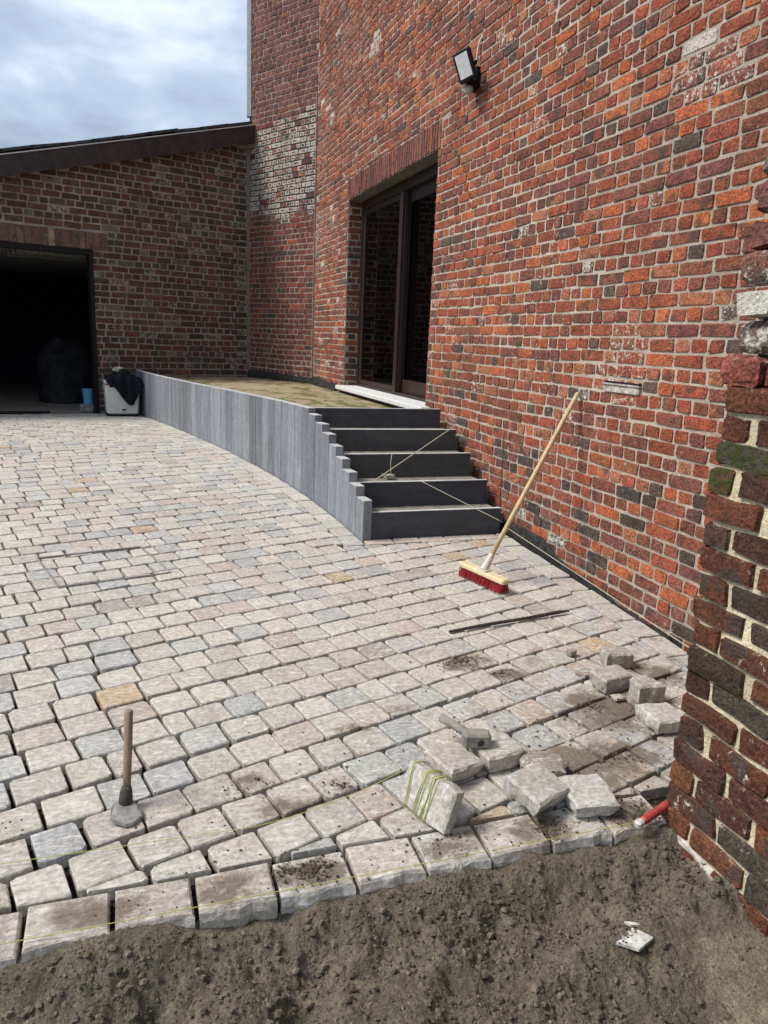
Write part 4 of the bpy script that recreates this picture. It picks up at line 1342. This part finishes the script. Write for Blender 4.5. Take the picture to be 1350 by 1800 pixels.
# crumbs of soil trodden on the paving
cr_ = MB()
spots = [(1.36, 2.75, 0.12, 120), (1.50, 2.62, 0.08, 60), (1.75, 2.25, 0.2, 200), (1.45, 2.35, 0.25, 110), (1.55, 1.95, 0.25, 260), (0.95, 1.72, 0.10, 130), (1.15, 1.70, 0.09, 340), (0.42, 1.70, 0.09, 260), (0.25, 1.72, 0.10, 160),
         (0.0, 1.70, 0.12, 90), (0.45, 1.95, 0.25, 140), (0.62, 2.05, 0.05, 70), (0.33, 2.12, 0.05, 60), (1.3, 2.05, 0.2, 130), (1.42, 1.71, 0.07, 260), (2.1, 2.45, 0.12, 80), (0.8, 2.0, 0.4, 140), (1.28, 1.88, 0.1, 120), (-0.35, 2.1, 0.03, 25), (0.75, 1.70, 0.08, 90), (1.9, 1.9, 0.25, 160)]
for (x0, y0, sd, n) in spots:
    for k in range(int(n * 1.5)):
        x, y = rng.gauss(x0, sd), rng.gauss(y0, sd * 0.6)
        if y < 1.64 or x > 2.46: continue
        r = 0.0007 + 0.0045 * rng.random() ** 7
        q = rng.uniform(0.6, 1.1)
        clod(cr_, (x, y, zg(y) + r * 0.35 + 0.001), r, (0.13 * q, 0.10 * q, 0.07 * q), 0.6)
tag(cr_.build('soil_crumbs', M['soil']), 'dark soil crumbs scattered over the nearest paving stones', 'soil', kind='stuff')
# clotted soil left on a few stones
def clot(mb, x0, y0, rx, ry, n):
    for k in range(n):
        a, q = rng.uniform(0, 2 * math.pi), rng.random() ** 0.8
        x, y = x0 + rx * q * math.cos(a), y0 + ry * q * math.sin(a)
        if n1(x * 40, y * 40) < 0.35: continue
        r = (0.0015 + 0.006 * rng.random() ** 3) * (1.1 - 0.6 * q)
        t = rng.uniform(0.8, 1.2)
        clod(mb, (x, y, zg(y) + r * 0.3), r, (0.145 * t, 0.115 * t, 0.08 * t), 0.55)
hp = MB()
clot(hp, 1.12, 1.70, 0.12, 0.06, 650)
clot(hp, 0.42, 1.715, 0.09, 0.05, 420)
clot(hp, 1.47, 1.69, 0.11, 0.07, 600)
clot(hp, 0.22, 1.70, 0.08, 0.04, 120)
clot(hp, 1.35, 2.76, 0.13, 0.05, 260)
clot(hp, 1.48, 2.62, 0.08, 0.04, 140)
clot(hp, 1.70, 2.30, 0.10, 0.05, 120)
clot(hp, 1.62, 1.98, 0.12, 0.06, 180)
clot(hp, 0.60, 2.05, 0.05, 0.03, 50)
tag(hp.build('soil_clots', M['soil']), 'clotted brown soil left lying on the kerb stones and nearby setts', 'soil', kind='stuff')

# ------------------------------------------------------------------ loose paving stones
def loose_stone(name, cen, dim, rot, col, label, r, jit=0.006, taper=0.9, group=None, cutc=None, bev=0.009):
    """split block: uneven outline, chipped arrises, underside a little smaller"""
    hx, hy, hz = dim[0] / 2, dim[1] / 2, dim[2] / 2
    out = []
    n = 5
    corners = [(-hx, -hy), (hx, -hy), (hx, hy), (-hx, hy)]
    if cutc:
        corners = cutc
    for i in range(len(corners)):
        p, q = corners[i], corners[(i + 1) % len(corners)]
        for t in range(n):
            f = (t + (0.12 if t == 0 else 0)) / n
            out.append((p[0] + (q[0] - p[0]) * f + r.uniform(-jit, jit) * 0.6, p[1] + (q[1] - p[1]) * f + r.uniform(-jit, jit) * 0.6))
    m = len(out)
    def rg(k, z, jz):
        return [(x * k + r.uniform(-jit, jit) * 0.4, y * k + r.uniform(-jit, jit) * 0.4, z + r.uniform(-jz, jz)) for x, y in out]
    kb = 1 - bev / max(hx, hy)
    vs = rg(taper * kb, -hz, 0.004) + rg(taper, -hz + bev, 0.004) + rg((1 + taper) / 2 + 0.02, 0.0, 0.006) + rg(1.0, hz - bev * 0.7, 0.003) + rg(kb, hz, 0.0015)
    vs += [(0, 0, -hz), (r.uniform(-.01, .01), r.uniform(-.01, .01), hz + 0.002)]
    fs = []
    for k in range(4):
        for i in range(m):
            j = (i + 1) % m
            fs.append((k * m + i, k * m + j, (k + 1) * m + j, (k + 1) * m + i))
    for i in range(m):
        j = (i + 1) % m
        fs += [(j, i, 5 * m), (4 * m + i, 4 * m + j, 5 * m + 1)]
    R3 = rot if isinstance(rot, Matrix) else Euler(rot).to_matrix()
    mb = MB().add([R3 @ Vector(v) + Vector(cen) for v in vs], fs, col)
    o = mb.build(name, M['stone_loose'], origin=cen)
    return tag(o, label, 'paving stone', group)

r_b = random.Random(8)
e1 = Vector((0.367, -0.929, -0.046)).normalized(); e2 = Vector((0.307, 0.075, 0.949)); e2 = (e2 - e1 * e2.dot(e1)).normalized(); e3 = e1.cross(e2)
if e3.x > 0: e3 = -e3
Rw = Matrix((e1, e2, e3)).transposed()
wc_ = Vector((0.811, 1.834, 0.097)) - e3 * 0.032
GP = 'loose stones lying on the paving'
loose_stone('loose_sett', wc_, (0.205, 0.135, 0.064), Rw, (0.46, 0.43, 0.37), 'paving stone stood on edge and wound with lime green string', r_b, group=GP)
loose_stone('loose_sett', (0.985, 2.02, 0.072), (0.16, 0.135, 0.055), (0.10, 0.12, 0.35), (0.45, 0.40, 0.355), 'pale loose stone tilted behind the string-wound stone, left of the mallet', r_b, group=GP)
loose_stone('loose_sett', (1.155, 2.045, 0.068), (0.150, 0.135, 0.066), (0.02, -0.05, 0.12), (0.43, 0.39, 0.34), 'loose stone just right of the mallet head with dark shaded front', r_b, group=GP)
loose_stone('loose_sett', (1.278, 1.955, 0.055), (0.150, 0.115, 0.05), (-0.02, 0.06, -0.45), (0.27, 0.235, 0.19), 'brownish loose stone lying between two paler loose stones', r_b, group=GP)
loose_stone('loose_sett', (1.165, 1.800, 0.085), (0.165, 0.135, 0.062), (0.30, 0.06, 0.42), (0.47, 0.44, 0.39), 'pale loose stone propped up at a slant on rubble, centre of the pile', r_b, group=GP)
loose_stone('loose_sett', (1.332, 1.765, 0.052), (0.150, 0.150, 0.055), (0.10, 0.02, -0.12), (0.48, 0.455, 0.41), 'pale loose stone with a broken front corner beside the red tool', r_b, group=GP)
loose_stone('stone_block', (2.010, 2.575, 0.098), (0.125, 0.085, 0.075), (0.05, 0.02, -0.18), (0.34, 0.30, 0.25), 'small squared stone block, farthest of the three by the pier', r_b, jit=0.005, group=GP)
loose_stone('stone_block', (1.872, 2.415, 0.085), (0.150, 0.10, 0.072), (0.06, -0.04, 0.10), (0.36, 0.325, 0.275), 'long split stone block, left one of the three by the pier', r_b, jit=0.006, group=GP)
loose_stone('stone_block', (1.952, 2.300, 0.085), (0.125, 0.12, 0.08), (0.0, 0.0, -0.12), (0.37, 0.335, 0.285), 'pointed broken stone block, nearest of the three by the pier', r_b, jit=0.005, group=GP, cutc=[(-0.06, -0.055), (0.062, -0.055), (0.045, 0.02), (0.0, 0.075), (-0.05, 0.03)], taper=0.96)
loose_stone('loose_sett', (1.885, 2.105, 0.068), (0.145, 0.145, 0.058), (0.04, 0.05, -0.05), (0.47, 0.44, 0.385), 'flat pale loose stone touching the brick pier', r_b, group=GP)
loose_stone('stone_chip', (1.868, 2.705, 0.082), (0.042, 0.03, 0.026), (0, 0, 0.3), (0.30, 0.27, 0.23), 'small dark stone chip alone between broom and stone blocks', r_b, jit=0.003, bev=0.004)
loose_stone('stone_flake', (1.828, 2.530, 0.066), (0.10, 0.05, 0.016), (0.05, 0.1, 0.5), (0.35, 0.30, 0.25), 'thin brown stone flake left of the stone blocks', r_b, jit=0.005, bev=0.003)
loose_stone('stone_flake', (1.838, 2.312, 0.058), (0.055, 0.035, 0.014), (0.0, 0.1, 0.2), (0.42, 0.38, 0.32), 'pale little stone flake before the long stone block', r_b, jit=0.004, bev=0.003)

def tube_obj(name, pts, r, material, label, cat, group=None, seg=6):
    o = MB().tube(pts, r, seg).build(name, material, smooth=True, origin=pts[0])
    return tag(o, label, cat, group)
# string wound round the upright stone
w_pts = []
for k in range(11):
    u = -0.055 + 0.0085 * k + rng.uniform(-.004, .004)
    sk = rng.uniform(-.032, .022)
    for (a, b, c) in ((u, -0.071, 0.0), (u + sk * .3, -0.066, 0.036), (u + sk, 0.066, 0.036), (u + sk, 0.071, 0.0), (u + sk, 0.066, -0.036), (u + sk * .6, -0.066, -0.036)):
        w_pts.append(wc_ + e1 * a + e2 * b + e3 * c)
tube_obj('string_winding', w_pts, 0.0011, M['string'], 'lime green string wound tightly round the upright stone', 'string', seg=5)
def sag(a, b, n=14, drop=0.004, z_follow=False):
    a, b = Vector(a), Vector(b)
    return [a.lerp(b, t / n) - Vector((0, 0, drop * 4 * (t / n) * (1 - t / n))) for t in range(n + 1)]
tube_obj('string_line', sag((-1.2, 1.662, 0.030), (1.53, 1.632, 0.034)), 0.0011, M['string'], 'taut yellow green string along the kerb stones', 'string')
tube_obj('string_line', sag((-1.1, 1.955, 0.040), (0.30, 1.912, 0.036), drop=0.0) + sag((0.31, 1.912, 0.036), (0.79, 1.93, 0.14), drop=0.02), 0.0010, M['string'], 'loose lime string from the left edge to the upright stone', 'string')
tube_obj('string_line', sag((2.447, 4.47, zg(4.47) + 0.05), (2.447, 2.50, zg(2.5) + 0.02), drop=0.0), 0.0022, M['string_pale'], 'pale string stretched along the foot of the house wall', 'string')
tube_obj('string_line', sag((2.41, 5.305, 0.802), (1.56, 4.715, 0.491), drop=0.0), 0.0035, M['string_pale'], 'pale cord slanting down over the upper steps from right to left', 'string')
tube_obj('string_line', sag((1.90, 4.718, 0.491), (2.375, 4.375, 0.262), drop=0.0), 0.0028, M['string_pale'], 'pale cord slanting across the lowest step to the wall', 'string')
kn = []
for k in range(60):
    t = k / 60
    kn.append((1.76 + 0.05 * math.sin(k * 2.1) * (1 - 0.3 * t) + 0.012 * math.sin(k * 5), 4.94 + 0.03 * math.cos(k * 1.7), 0.462 + 0.018 + 0.016 * math.sin(k * 1.3)))
kn += [(1.77, 4.95, 0.50), (1.775, 4.98, 0.56), (1.79, 5.005, 0.63)]
tube_obj('string_tangle', kn, 0.0020, M['string_pale'], 'tangle of pale string lying on the second step', 'string', seg=5)
tube_obj('marking_pin', [(2.45, 4.56, 0.18), (2.455, 4.60, 0.84)], 0.004, M['steel_dark'], 'thin rusty steel pin standing by the wall beside the lowest step', 'pin')

# ------------------------------------------------------------------ broom leaning on the house wall
bc_ = Vector((1.862, 3.607, 0.112))
broom = thing('broom', bc_, 'push broom with red bristles leaning its long handle on the brick wall', 'broom')
bd = Vector((0.318, -0.948, -0.045)).normalized()
bs = Vector((-bd.y, bd.x, 0)).normalized()
Rb = Matrix((bd, bs, bd.cross(bs))).transposed()
up_b = bd.cross(bs)
MB().bevbox(bc_ + up_b * 0.068, (0.355, 0.062, 0.030), 0.007, Rb, (0.6, 0.5, 0.35)).build('head_block', M['wood_pale'], broom, origin=bc_ + up_b * 0.068)
brs = MB()
for i in range(24):
    for j in range(4):
        p = bc_ + bd * (-0.164 + 0.328 * i / 23) + bs * (-0.022 + 0.044 * j / 3) + up_b * 0.056
        for k in range(3):
            tip = p + bd * rng.gauss(0, 0.004) + bs * ((j - 1.5) * 0.007 + rng.gauss(0, 0.004)) - up_b * rng.uniform(0.050, 0.055)
            brs.tube([p, tip], [0.0035, 0.0028], 4)
tag(brs.build('bristles', M['red_bristle'], broom), kind='stuff')
ht = Vector((2.476, 3.782, 1.171))
hb = bc_ + up_b * 0.083
hd = (ht - hb).normalized()
MB().tube([hb, hb + hd * 0.05, hb + hd * 0.10], [0.026, 0.020, 0.0165], 12).bevbox(hb + up_b * 0.004, (0.075, 0.055, 0.008), 0.003, Rb).build('socket', M['socket'], broom, smooth=False, origin=hb)
hm = MB().tube([hb + hd * 0.07, hb + hd * 0.4, ht - hd * 0.012, ht], [0.0135, 0.0140, 0.0135, 0.009], 12)
hm.build('handle', M['wood'], broom, smooth=True, origin=hb)

# ------------------------------------------------------------------ paving hammer standing on its blade
hoe = thing('paving_hammer', (-0.036, 2.085, 0.045), 'short paving hammer standing upright on its flat steel blade', 'hammer')
MB().tube([(-0.034, 2.105, 0.075), (-0.030, 2.120, 0.14), (-0.024, 2.142, 0.24), (-0.020, 2.158, 0.318), (-0.0198, 2.1585, 0.322)], [0.0115, 0.0125, 0.0130, 0.0130, 0.009], 12).build('handle', M['wood_dark'], hoe, smooth=True, origin=(-0.034, 2.105, 0.075))
MB().tube([(-0.039, 2.088, 0.046), (-0.037, 2.095, 0.062), (-0.0345, 2.103, 0.088), (-0.033, 2.108, 0.104)], [0.015, 0.021, 0.0185, 0.0135], 12).build('socket', M['steel_dark'], hoe, smooth=True, origin=(-0.037, 2.095, 0.06))
bl = MB()
outl = [(-0.030, 0.018), (-0.039, -0.012), (-0.036, -0.030), (-0.014, -0.056), (0.006, -0.058), (0.034, -0.044), (0.040, -0.022), (0.032, 0.018), (0.014, 0.034), (-0.014, 0.034)]
a_ = 0.30
def bp(x, y, z):
    x, y = x * 1.12, y * 1.12
    return (-0.042 + x * math.cos(a_) - y * math.sin(a_), 2.066 + x * math.sin(a_) + y * math.cos(a_), 0.046 + z + y * 0.10)
nb = len(outl)
bl.add([bp(x, y, 0.0) for x, y in outl] + [bp(x * .95, y * .95, 0.007 + 0.006 * (y > 0)) for x, y in outl], [tuple(range(nb - 1, -1, -1)), tuple(range(nb, 2 * nb))] + [(i, (i + 1) % nb, nb + (i + 1) % nb, nb + i) for i in range(nb)])
bl.build('blade', M['steel'], hoe, origin=(-0.042, 2.066, 0.046))

# ------------------------------------------------------------------ mallet on the loose stones
mal = thing('mallet', (1.08, 2.06, 0.10), 'grey dusty club mallet lying on the loose stones', 'mallet')
Rm = Euler((0.0, 0.03, -0.22)).to_matrix()
MB().bevbox((1.082, 2.058, 0.126), (0.094, 0.055, 0.052), 0.008, Rm).build('head', M['concrete'], mal, origin=(1.082, 2.058, 0.126))
MB().tube([Vector((1.092, 2.0290, 0.124)) + Vector((-0.006, -0.0005, 0)), Vector((1.092, 2.0262, 0.124)) + Vector((-0.006, -0.0005, 0))], [0.014, 0.012], 14).build('face_ring', M['steel_dark'], mal, origin=(1.09, 2.03, 0.124))
MB().tube([(1.068, 2.075, 0.130), (1.045, 2.140, 0.132), (1.018, 2.205, 0.134)], [0.017, 0.0155, 0.0165], 10).build('handle', M['concrete'], mal, smooth=True, origin=(1.07, 2.08, 0.13))

# ------------------------------------------------------------------ red tool, iron bar, ceramic bits
rt = thing('scutch_chisel', (1.45, 1.64, 0.03), 'worn red painted bar tool stuck in soil against the pier', 'chisel')
d_ = (Vector((1.60, 1.672, 0.062)) - Vector((1.405, 1.612, 0.040))).normalized()
Rt = d_.to_track_quat('X', 'Z').to_matrix()
MB().bevbox(Vector((1.405, 1.612, 0.040)) + d_ * 0.112, (0.17, 0.022, 0.024), 0.005, Rt).build('bar', M['red_paint'], rt)
MB().bevbox(Vector((1.405, 1.612, 0.040)) + d_ * 0.012, (0.03, 0.023, 0.025), 0.005, Rt).build('tip', M['socket'], rt)
ib = MB().tube([(1.412, 3.034, 0.094), (1.62, 3.066, 0.098), (1.88, 3.098, 0.102), (2.06, 3.125, 0.106), (2.125, 3.134, 0.104)], [0.007, 0.009, 0.008, 0.010, 0.004], 7)
tag(ib.build('iron_bar', M['steel_dark'], origin=(1.75, 3.08, 0.095)), 'long thin dark iron bar lying across the paving before the broom', 'bar')
tl_ = MB()
o_t = [(-0.058, 0.002), (-0.010, -0.040), (0.058, -0.014), (0.034, 0.022), (0.020, 0.036), (0.014, 0.020), (0.002, 0.028), (-0.010, 0.012), (-0.026, 0.018), (-0.034, 0.006)]
zt_ = float(soil_h(np.array(1.156), np.array(1.286))[0]) + 0.0
tl_.prism([(1.156 + a * 0.86, 1.286 + b * 0.86) for a, b in o_t], zt_, zt_ + 0.008)
tag(tl_.build('tile_fragment', M['white'], origin=(1.156, 1.286, zt_), fix=True), 'broken piece of white glazed tile half buried in the soil', 'tile')
for k in range(26):
    a_q = rng.random()
    clod(hp2 := globals().setdefault('_hp2', MB()), (1.156 - 0.045 + 0.07 * a_q, 1.286 - 0.012 + 0.04 * a_q + rng.uniform(-.012, .010), zt_ + 0.009), 0.0012 + 0.003 * rng.random() ** 3, (0.17, 0.14, 0.10), 0.6)
tag(_hp2.build('soil_specks', M['soil']), 'specks of soil on the white tile fragment', 'soil', kind='stuff')
zs2 = float(soil_h(np.array(1.192), np.array(1.344))[0]) + 0.010
sh = MB().prism([(1.178, 1.352), (1.188, 1.336), (1.212, 1.330), (1.200, 1.343)], zs2, zs2 + 0.007)
tag(sh.build('tile_shard', M['white'], origin=(1.192, 1.344, zs2), fix=True), 'thin white shard in the soil behind the tile fragment', 'shard')

# ------------------------------------------------------------------ floodlight on the house wall
fl = thing('floodlight', (2.49, 5.48, 3.30), 'black floodlight with motion sensor high on the brick wall', 'floodlight')
fn = Vector((-0.74, -0.58, -0.22)).normalized()
fu = (Vector((0, 0, 1)) - fn * fn.z).normalized()
fu = (fu * 0.96 + fn.cross(fu) * 0.28).normalized()
fs_ = fu.cross(fn)
Rf = Matrix((fs_, fu, fn)).transposed()
fc = Vector((2.335, 5.36, 3.315))
hs = MB().bevbox(fc, (0.135, 0.20, 0.045), 0.008, Rf)
hs.bevbox(fc - fn * 0.035, (0.10, 0.15, 0.035), 0.008, Rf)
for k in range(5):
    hs.bevbox(fc - fn * 0.058 + fs_ * (-0.04 + 0.02 * k), (0.005, 0.13, 0.02), 0.001, Rf)
hs.build('housing', M['black'], fl, origin=fc)
MB().bevbox(fc + fn * 0.0235, (0.098, 0.155, 0.003), 0.001, Rf).build('lens', M['led'], fl, origin=fc)
MB().tube([fc - fn * 0.04 + fs_ * 0.07, fc - fn * 0.02 + fs_ * 0.078, Vector((2.43, 5.47, 3.29)), Vector((2.497, 5.49, 3.29))], 0.010, 6).bevbox((2.478, 5.49, 3.29), (0.04, 0.10, 0.14), 0.006).build('bracket', M['black'], fl, origin=(2.478, 5.49, 3.29))
sc_ = Vector((2.405, 5.43, 3.205))
MB().tube([Vector((2.45, 5.47, 3.23)), sc_ + Vector((0.0, 0.0, 0.015)), sc_ + Vector((-0.012, -0.012, -0.01))], [0.045, 0.048, 0.040], 14).build('sensor_body', M['black'], fl, smooth=True, origin=sc_)
sl = MB()
for i in range(7):
    th = math.pi / 2 * i / 6
    pass
sl.tube([sc_ + Vector((-0.008, -0.012, -0.008)), sc_ + Vector((-0.014, -0.018, -0.030)), sc_ + Vector((-0.020, -0.024, -0.046)), sc_ + Vector((-0.022, -0.026, -0.052))], [0.036, 0.034, 0.022, 0.006], 14)
sl.build('sensor_lens', M['clear'], fl, smooth=True, origin=sc_)
MB().bevbox(sc_ + Vector((-0.055, -0.03, 0.008)), (0.03, 0.04, 0.045), 0.005, Rf).build('sensor_knob', M['socket'], fl, origin=sc_)
MB().tube([(2.468, 5.47, 3.30), (2.470, 5.475, 3.38), (2.474, 5.47, 3.47), (2.484, 5.465, 3.53), (2.502, 5.455, 3.565)], 0.0075, 8).build('cable', M['cable'], fl, smooth=True, origin=(2.47, 5.47, 3.30))

# ------------------------------------------------------------------ bin with clothes by the garage
zb_ = zg(10.55) + 0.003
bn = thing('plastic_bin', (-0.04, 10.66, zb_), 'off-white plastic box with black foot beside the garage door', 'box')
ang = 0.10
def BN(x, y, z):
    return (-0.04 + x * math.cos(ang) - y * math.sin(ang), 10.66 + x * math.sin(ang) + y * math.cos(ang), zb_ + z)
def tapered(x0, y0, z0, x1, y1, z1, b=0.02):
    vs = []
    for (hx, hy, z) in ((x0 - b, y0 - b, z0), (x0, y0, z0 + b), (x1, y1, z1 - b), (x1 - b, y1 - b, z1)):
        for (a, c) in ((-hx + b, -hy), (hx - b, -hy), (hx, -hy + b), (hx, hy - b), (hx - b, hy), (-hx + b, hy), (-hx, hy - b), (-hx, -hy + b)):
            vs.append(BN(a, c, z))
    fs = [tuple(range(7, -1, -1)), tuple(range(24, 32))] + [(k * 8 + i, k * 8 + (i + 1) % 8, k * 8 + 8 + (i + 1) % 8, k * 8 + 8 + i) for k in range(3) for i in range(8)]
    return MB().add(vs, fs)
tapered(0.195, 0.15, 0.02, 0.215, 0.165, 0.42).build('body', M['white_plastic'], bn)
tapered(0.20, 0.155, 0.0, 0.20, 0.155, 0.025, 0.008).build('foot', M['black'], bn)
tapered(0.222, 0.17, 0.422, 0.215, 0.165, 0.455, 0.01).build('lid', M['white_plastic'], bn)
MB().add([BN(x, y, z) for z in (0.405, 0.416) for x, y in ((-0.218, -0.168), (-0.05, -0.168), (-0.05, -0.160), (-0.218, -0.160))], [(0, 1, 5, 4), (1, 2, 6, 5), (2, 3, 7, 6), (3, 0, 4, 7), (4, 5, 6, 7), (3, 2, 1, 0)]).build('red_trim', M['red_paint'], bn, fix=True)
MB().add([BN(x, y, z) for z in (0.075, 0.095) for x, y in ((-0.01, -0.163), (0.035, -0.163), (0.035, -0.155), (-0.01, -0.155))], [(0, 1, 5, 4), (1, 2, 6, 5), (2, 3, 7, 6), (3, 0, 4, 7), (4, 5, 6, 7), (3, 2, 1, 0)]).build('badge', M['black'], bn, fix=True)
# jacket: a draped sheet over the lid, hanging down the front
jk = MB()
NJ = 34
gv = []
for j in range(NJ + 1):
    for i in range(NJ + 1):
        a, b = i / NJ, j / NJ                 # a across the front, b from back over the lid and down
        x = -0.20 + 0.42 * a + 0.02 * math.sin(b * 9)
        run = b * 0.62
        edge = 0.30
        wr = 0.022 * math.sin(a * 21 + b * 5) + 0.03 * (n1(a * 5, b * 5 + 3) - 0.5)
        if run < edge:
            yy, z = 0.13 - run, 0.468 + 0.09 * math.exp(-((a - 0.45) / 0.33) ** 2) * (0.6 + 0.7 * n1(a * 4 + 2, b * 6)) + abs(wr) * 0.6
        else:
            hang = (run - edge)
            k_ = max(0.12, math.sin(math.pi * min(1, max(0, (a - 0.02) / 0.95)) ** 1.6))
            yy, z = -0.185 - 0.012 + wr * 0.8 - 0.01 * k_, 0.468 - hang * (0.15 + 0.85 * k_) + 0.06 * math.exp(-((a - 0.45) / 0.33) ** 2) * max(0, 1 - hang / 0.1)
        gv.append(BN(x + 0.02, yy, z))
jk.add(gv, [(j * (NJ + 1) + i, j * (NJ + 1) + i + 1, (j + 1) * (NJ + 1) + i + 1, (j + 1) * (NJ + 1) + i) for j in range(NJ) for i in range(NJ)])
jo = jk.build('jacket', M['cloth'], smooth=True, origin=BN(0, 0, 0.5))
jo.modifiers.new('t', 'SOLIDIFY').thickness = 0.012
tag(jo, 'dark navy jacket thrown over the off-white plastic box', 'jacket')
gm = MB()
for k in range(9):
    clod(gm, BN(-0.07 + 0.10 * rng.random(), -0.02 + 0.08 * rng.random(), 0.585 + 0.03 * rng.random()), rng.uniform(0.03, 0.05), (0.5, 0.5, 0.4), 0.55)
tag(gm.build('work_gloves', M['hivis'], smooth=True, origin=BN(-0.02, 0, 0.58)), 'mottled pale work gloves on top of the dark jacket', 'gloves')

# ------------------------------------------------------------------ things inside the garage
zf = zg(11.3) + 0.006
p_ = A(2.29, -0.36, zf)
bk = thing('bucket', (p_[0], p_[1], zf + 0.10), 'light blue plastic bucket just inside the garage door', 'bucket')
MB().tube([(p_[0], p_[1], zf + 0.102), (p_[0], p_[1], zf + 0.30)], [0.065, 0.08], 18).build('body', M['blue'], bk)
MB().tube([(p_[0], p_[1], zf + 0.30), (p_[0], p_[1], zf + 0.318)], [0.086, 0.086], 18).build('rim', M['blue'], bk)
sb_ = MB().bevbox((p_[0], p_[1], zf + 0.05), (0.24, 0.22, 0.10), 0.01, None, (0.5, 0.5, 0.5), 0.004)
tag(sb_.build('concrete_block', M['concrete'], origin=(p_[0], p_[1], zf)), 'grey concrete block under the blue bucket', 'block')
tb = MB()
pb = A(2.22, -1.9, zf)
nu_, nv_ = 28, 18
tv = []
for j in range(nv_ + 1):
    ph = j / nv_
    for i in range(nu_):
        th = 2 * math.pi * i / nu_
        rr = (0.42 * (1 - ph ** 5 * 0.6)) * (1 + 0.25 * (n1(math.cos(th) * 2 + 7, math.sin(th) * 2 + ph * 3) - 0.5))
        tv.append((pb[0] + rr * math.cos(th), pb[1] + rr * math.sin(th) * 0.8, zf + ph * 0.95 * (1 + 0.15 * (n1(th, 4.0) - 0.5))))
tb.add(tv, [(j * nu_ + i, j * nu_ + (i + 1) % nu_, (j + 1) * nu_ + (i + 1) % nu_, (j + 1) * nu_ + i) for j in range(nv_) for i in range(nu_)] + [tuple(range(nv_ * nu_, nv_ * nu_ + nu_))])
tag(tb.build('covered_heap', M['tarp'], smooth=True, origin=(pb[0], pb[1], zf)), 'tall heap under grey sheeting in the dark garage', 'heap')
pk = MB()
a0, a1 = A(4.6, -0.25, zf + 0.02), A(2.85, -0.15, zf + 0.02)
pk.tube([a0, a1], [0.035, 0.02], 8)
tag(pk.build('dark_plank', M['black'], origin=a0), 'dark pole lying on the floor across the garage opening', 'pole')
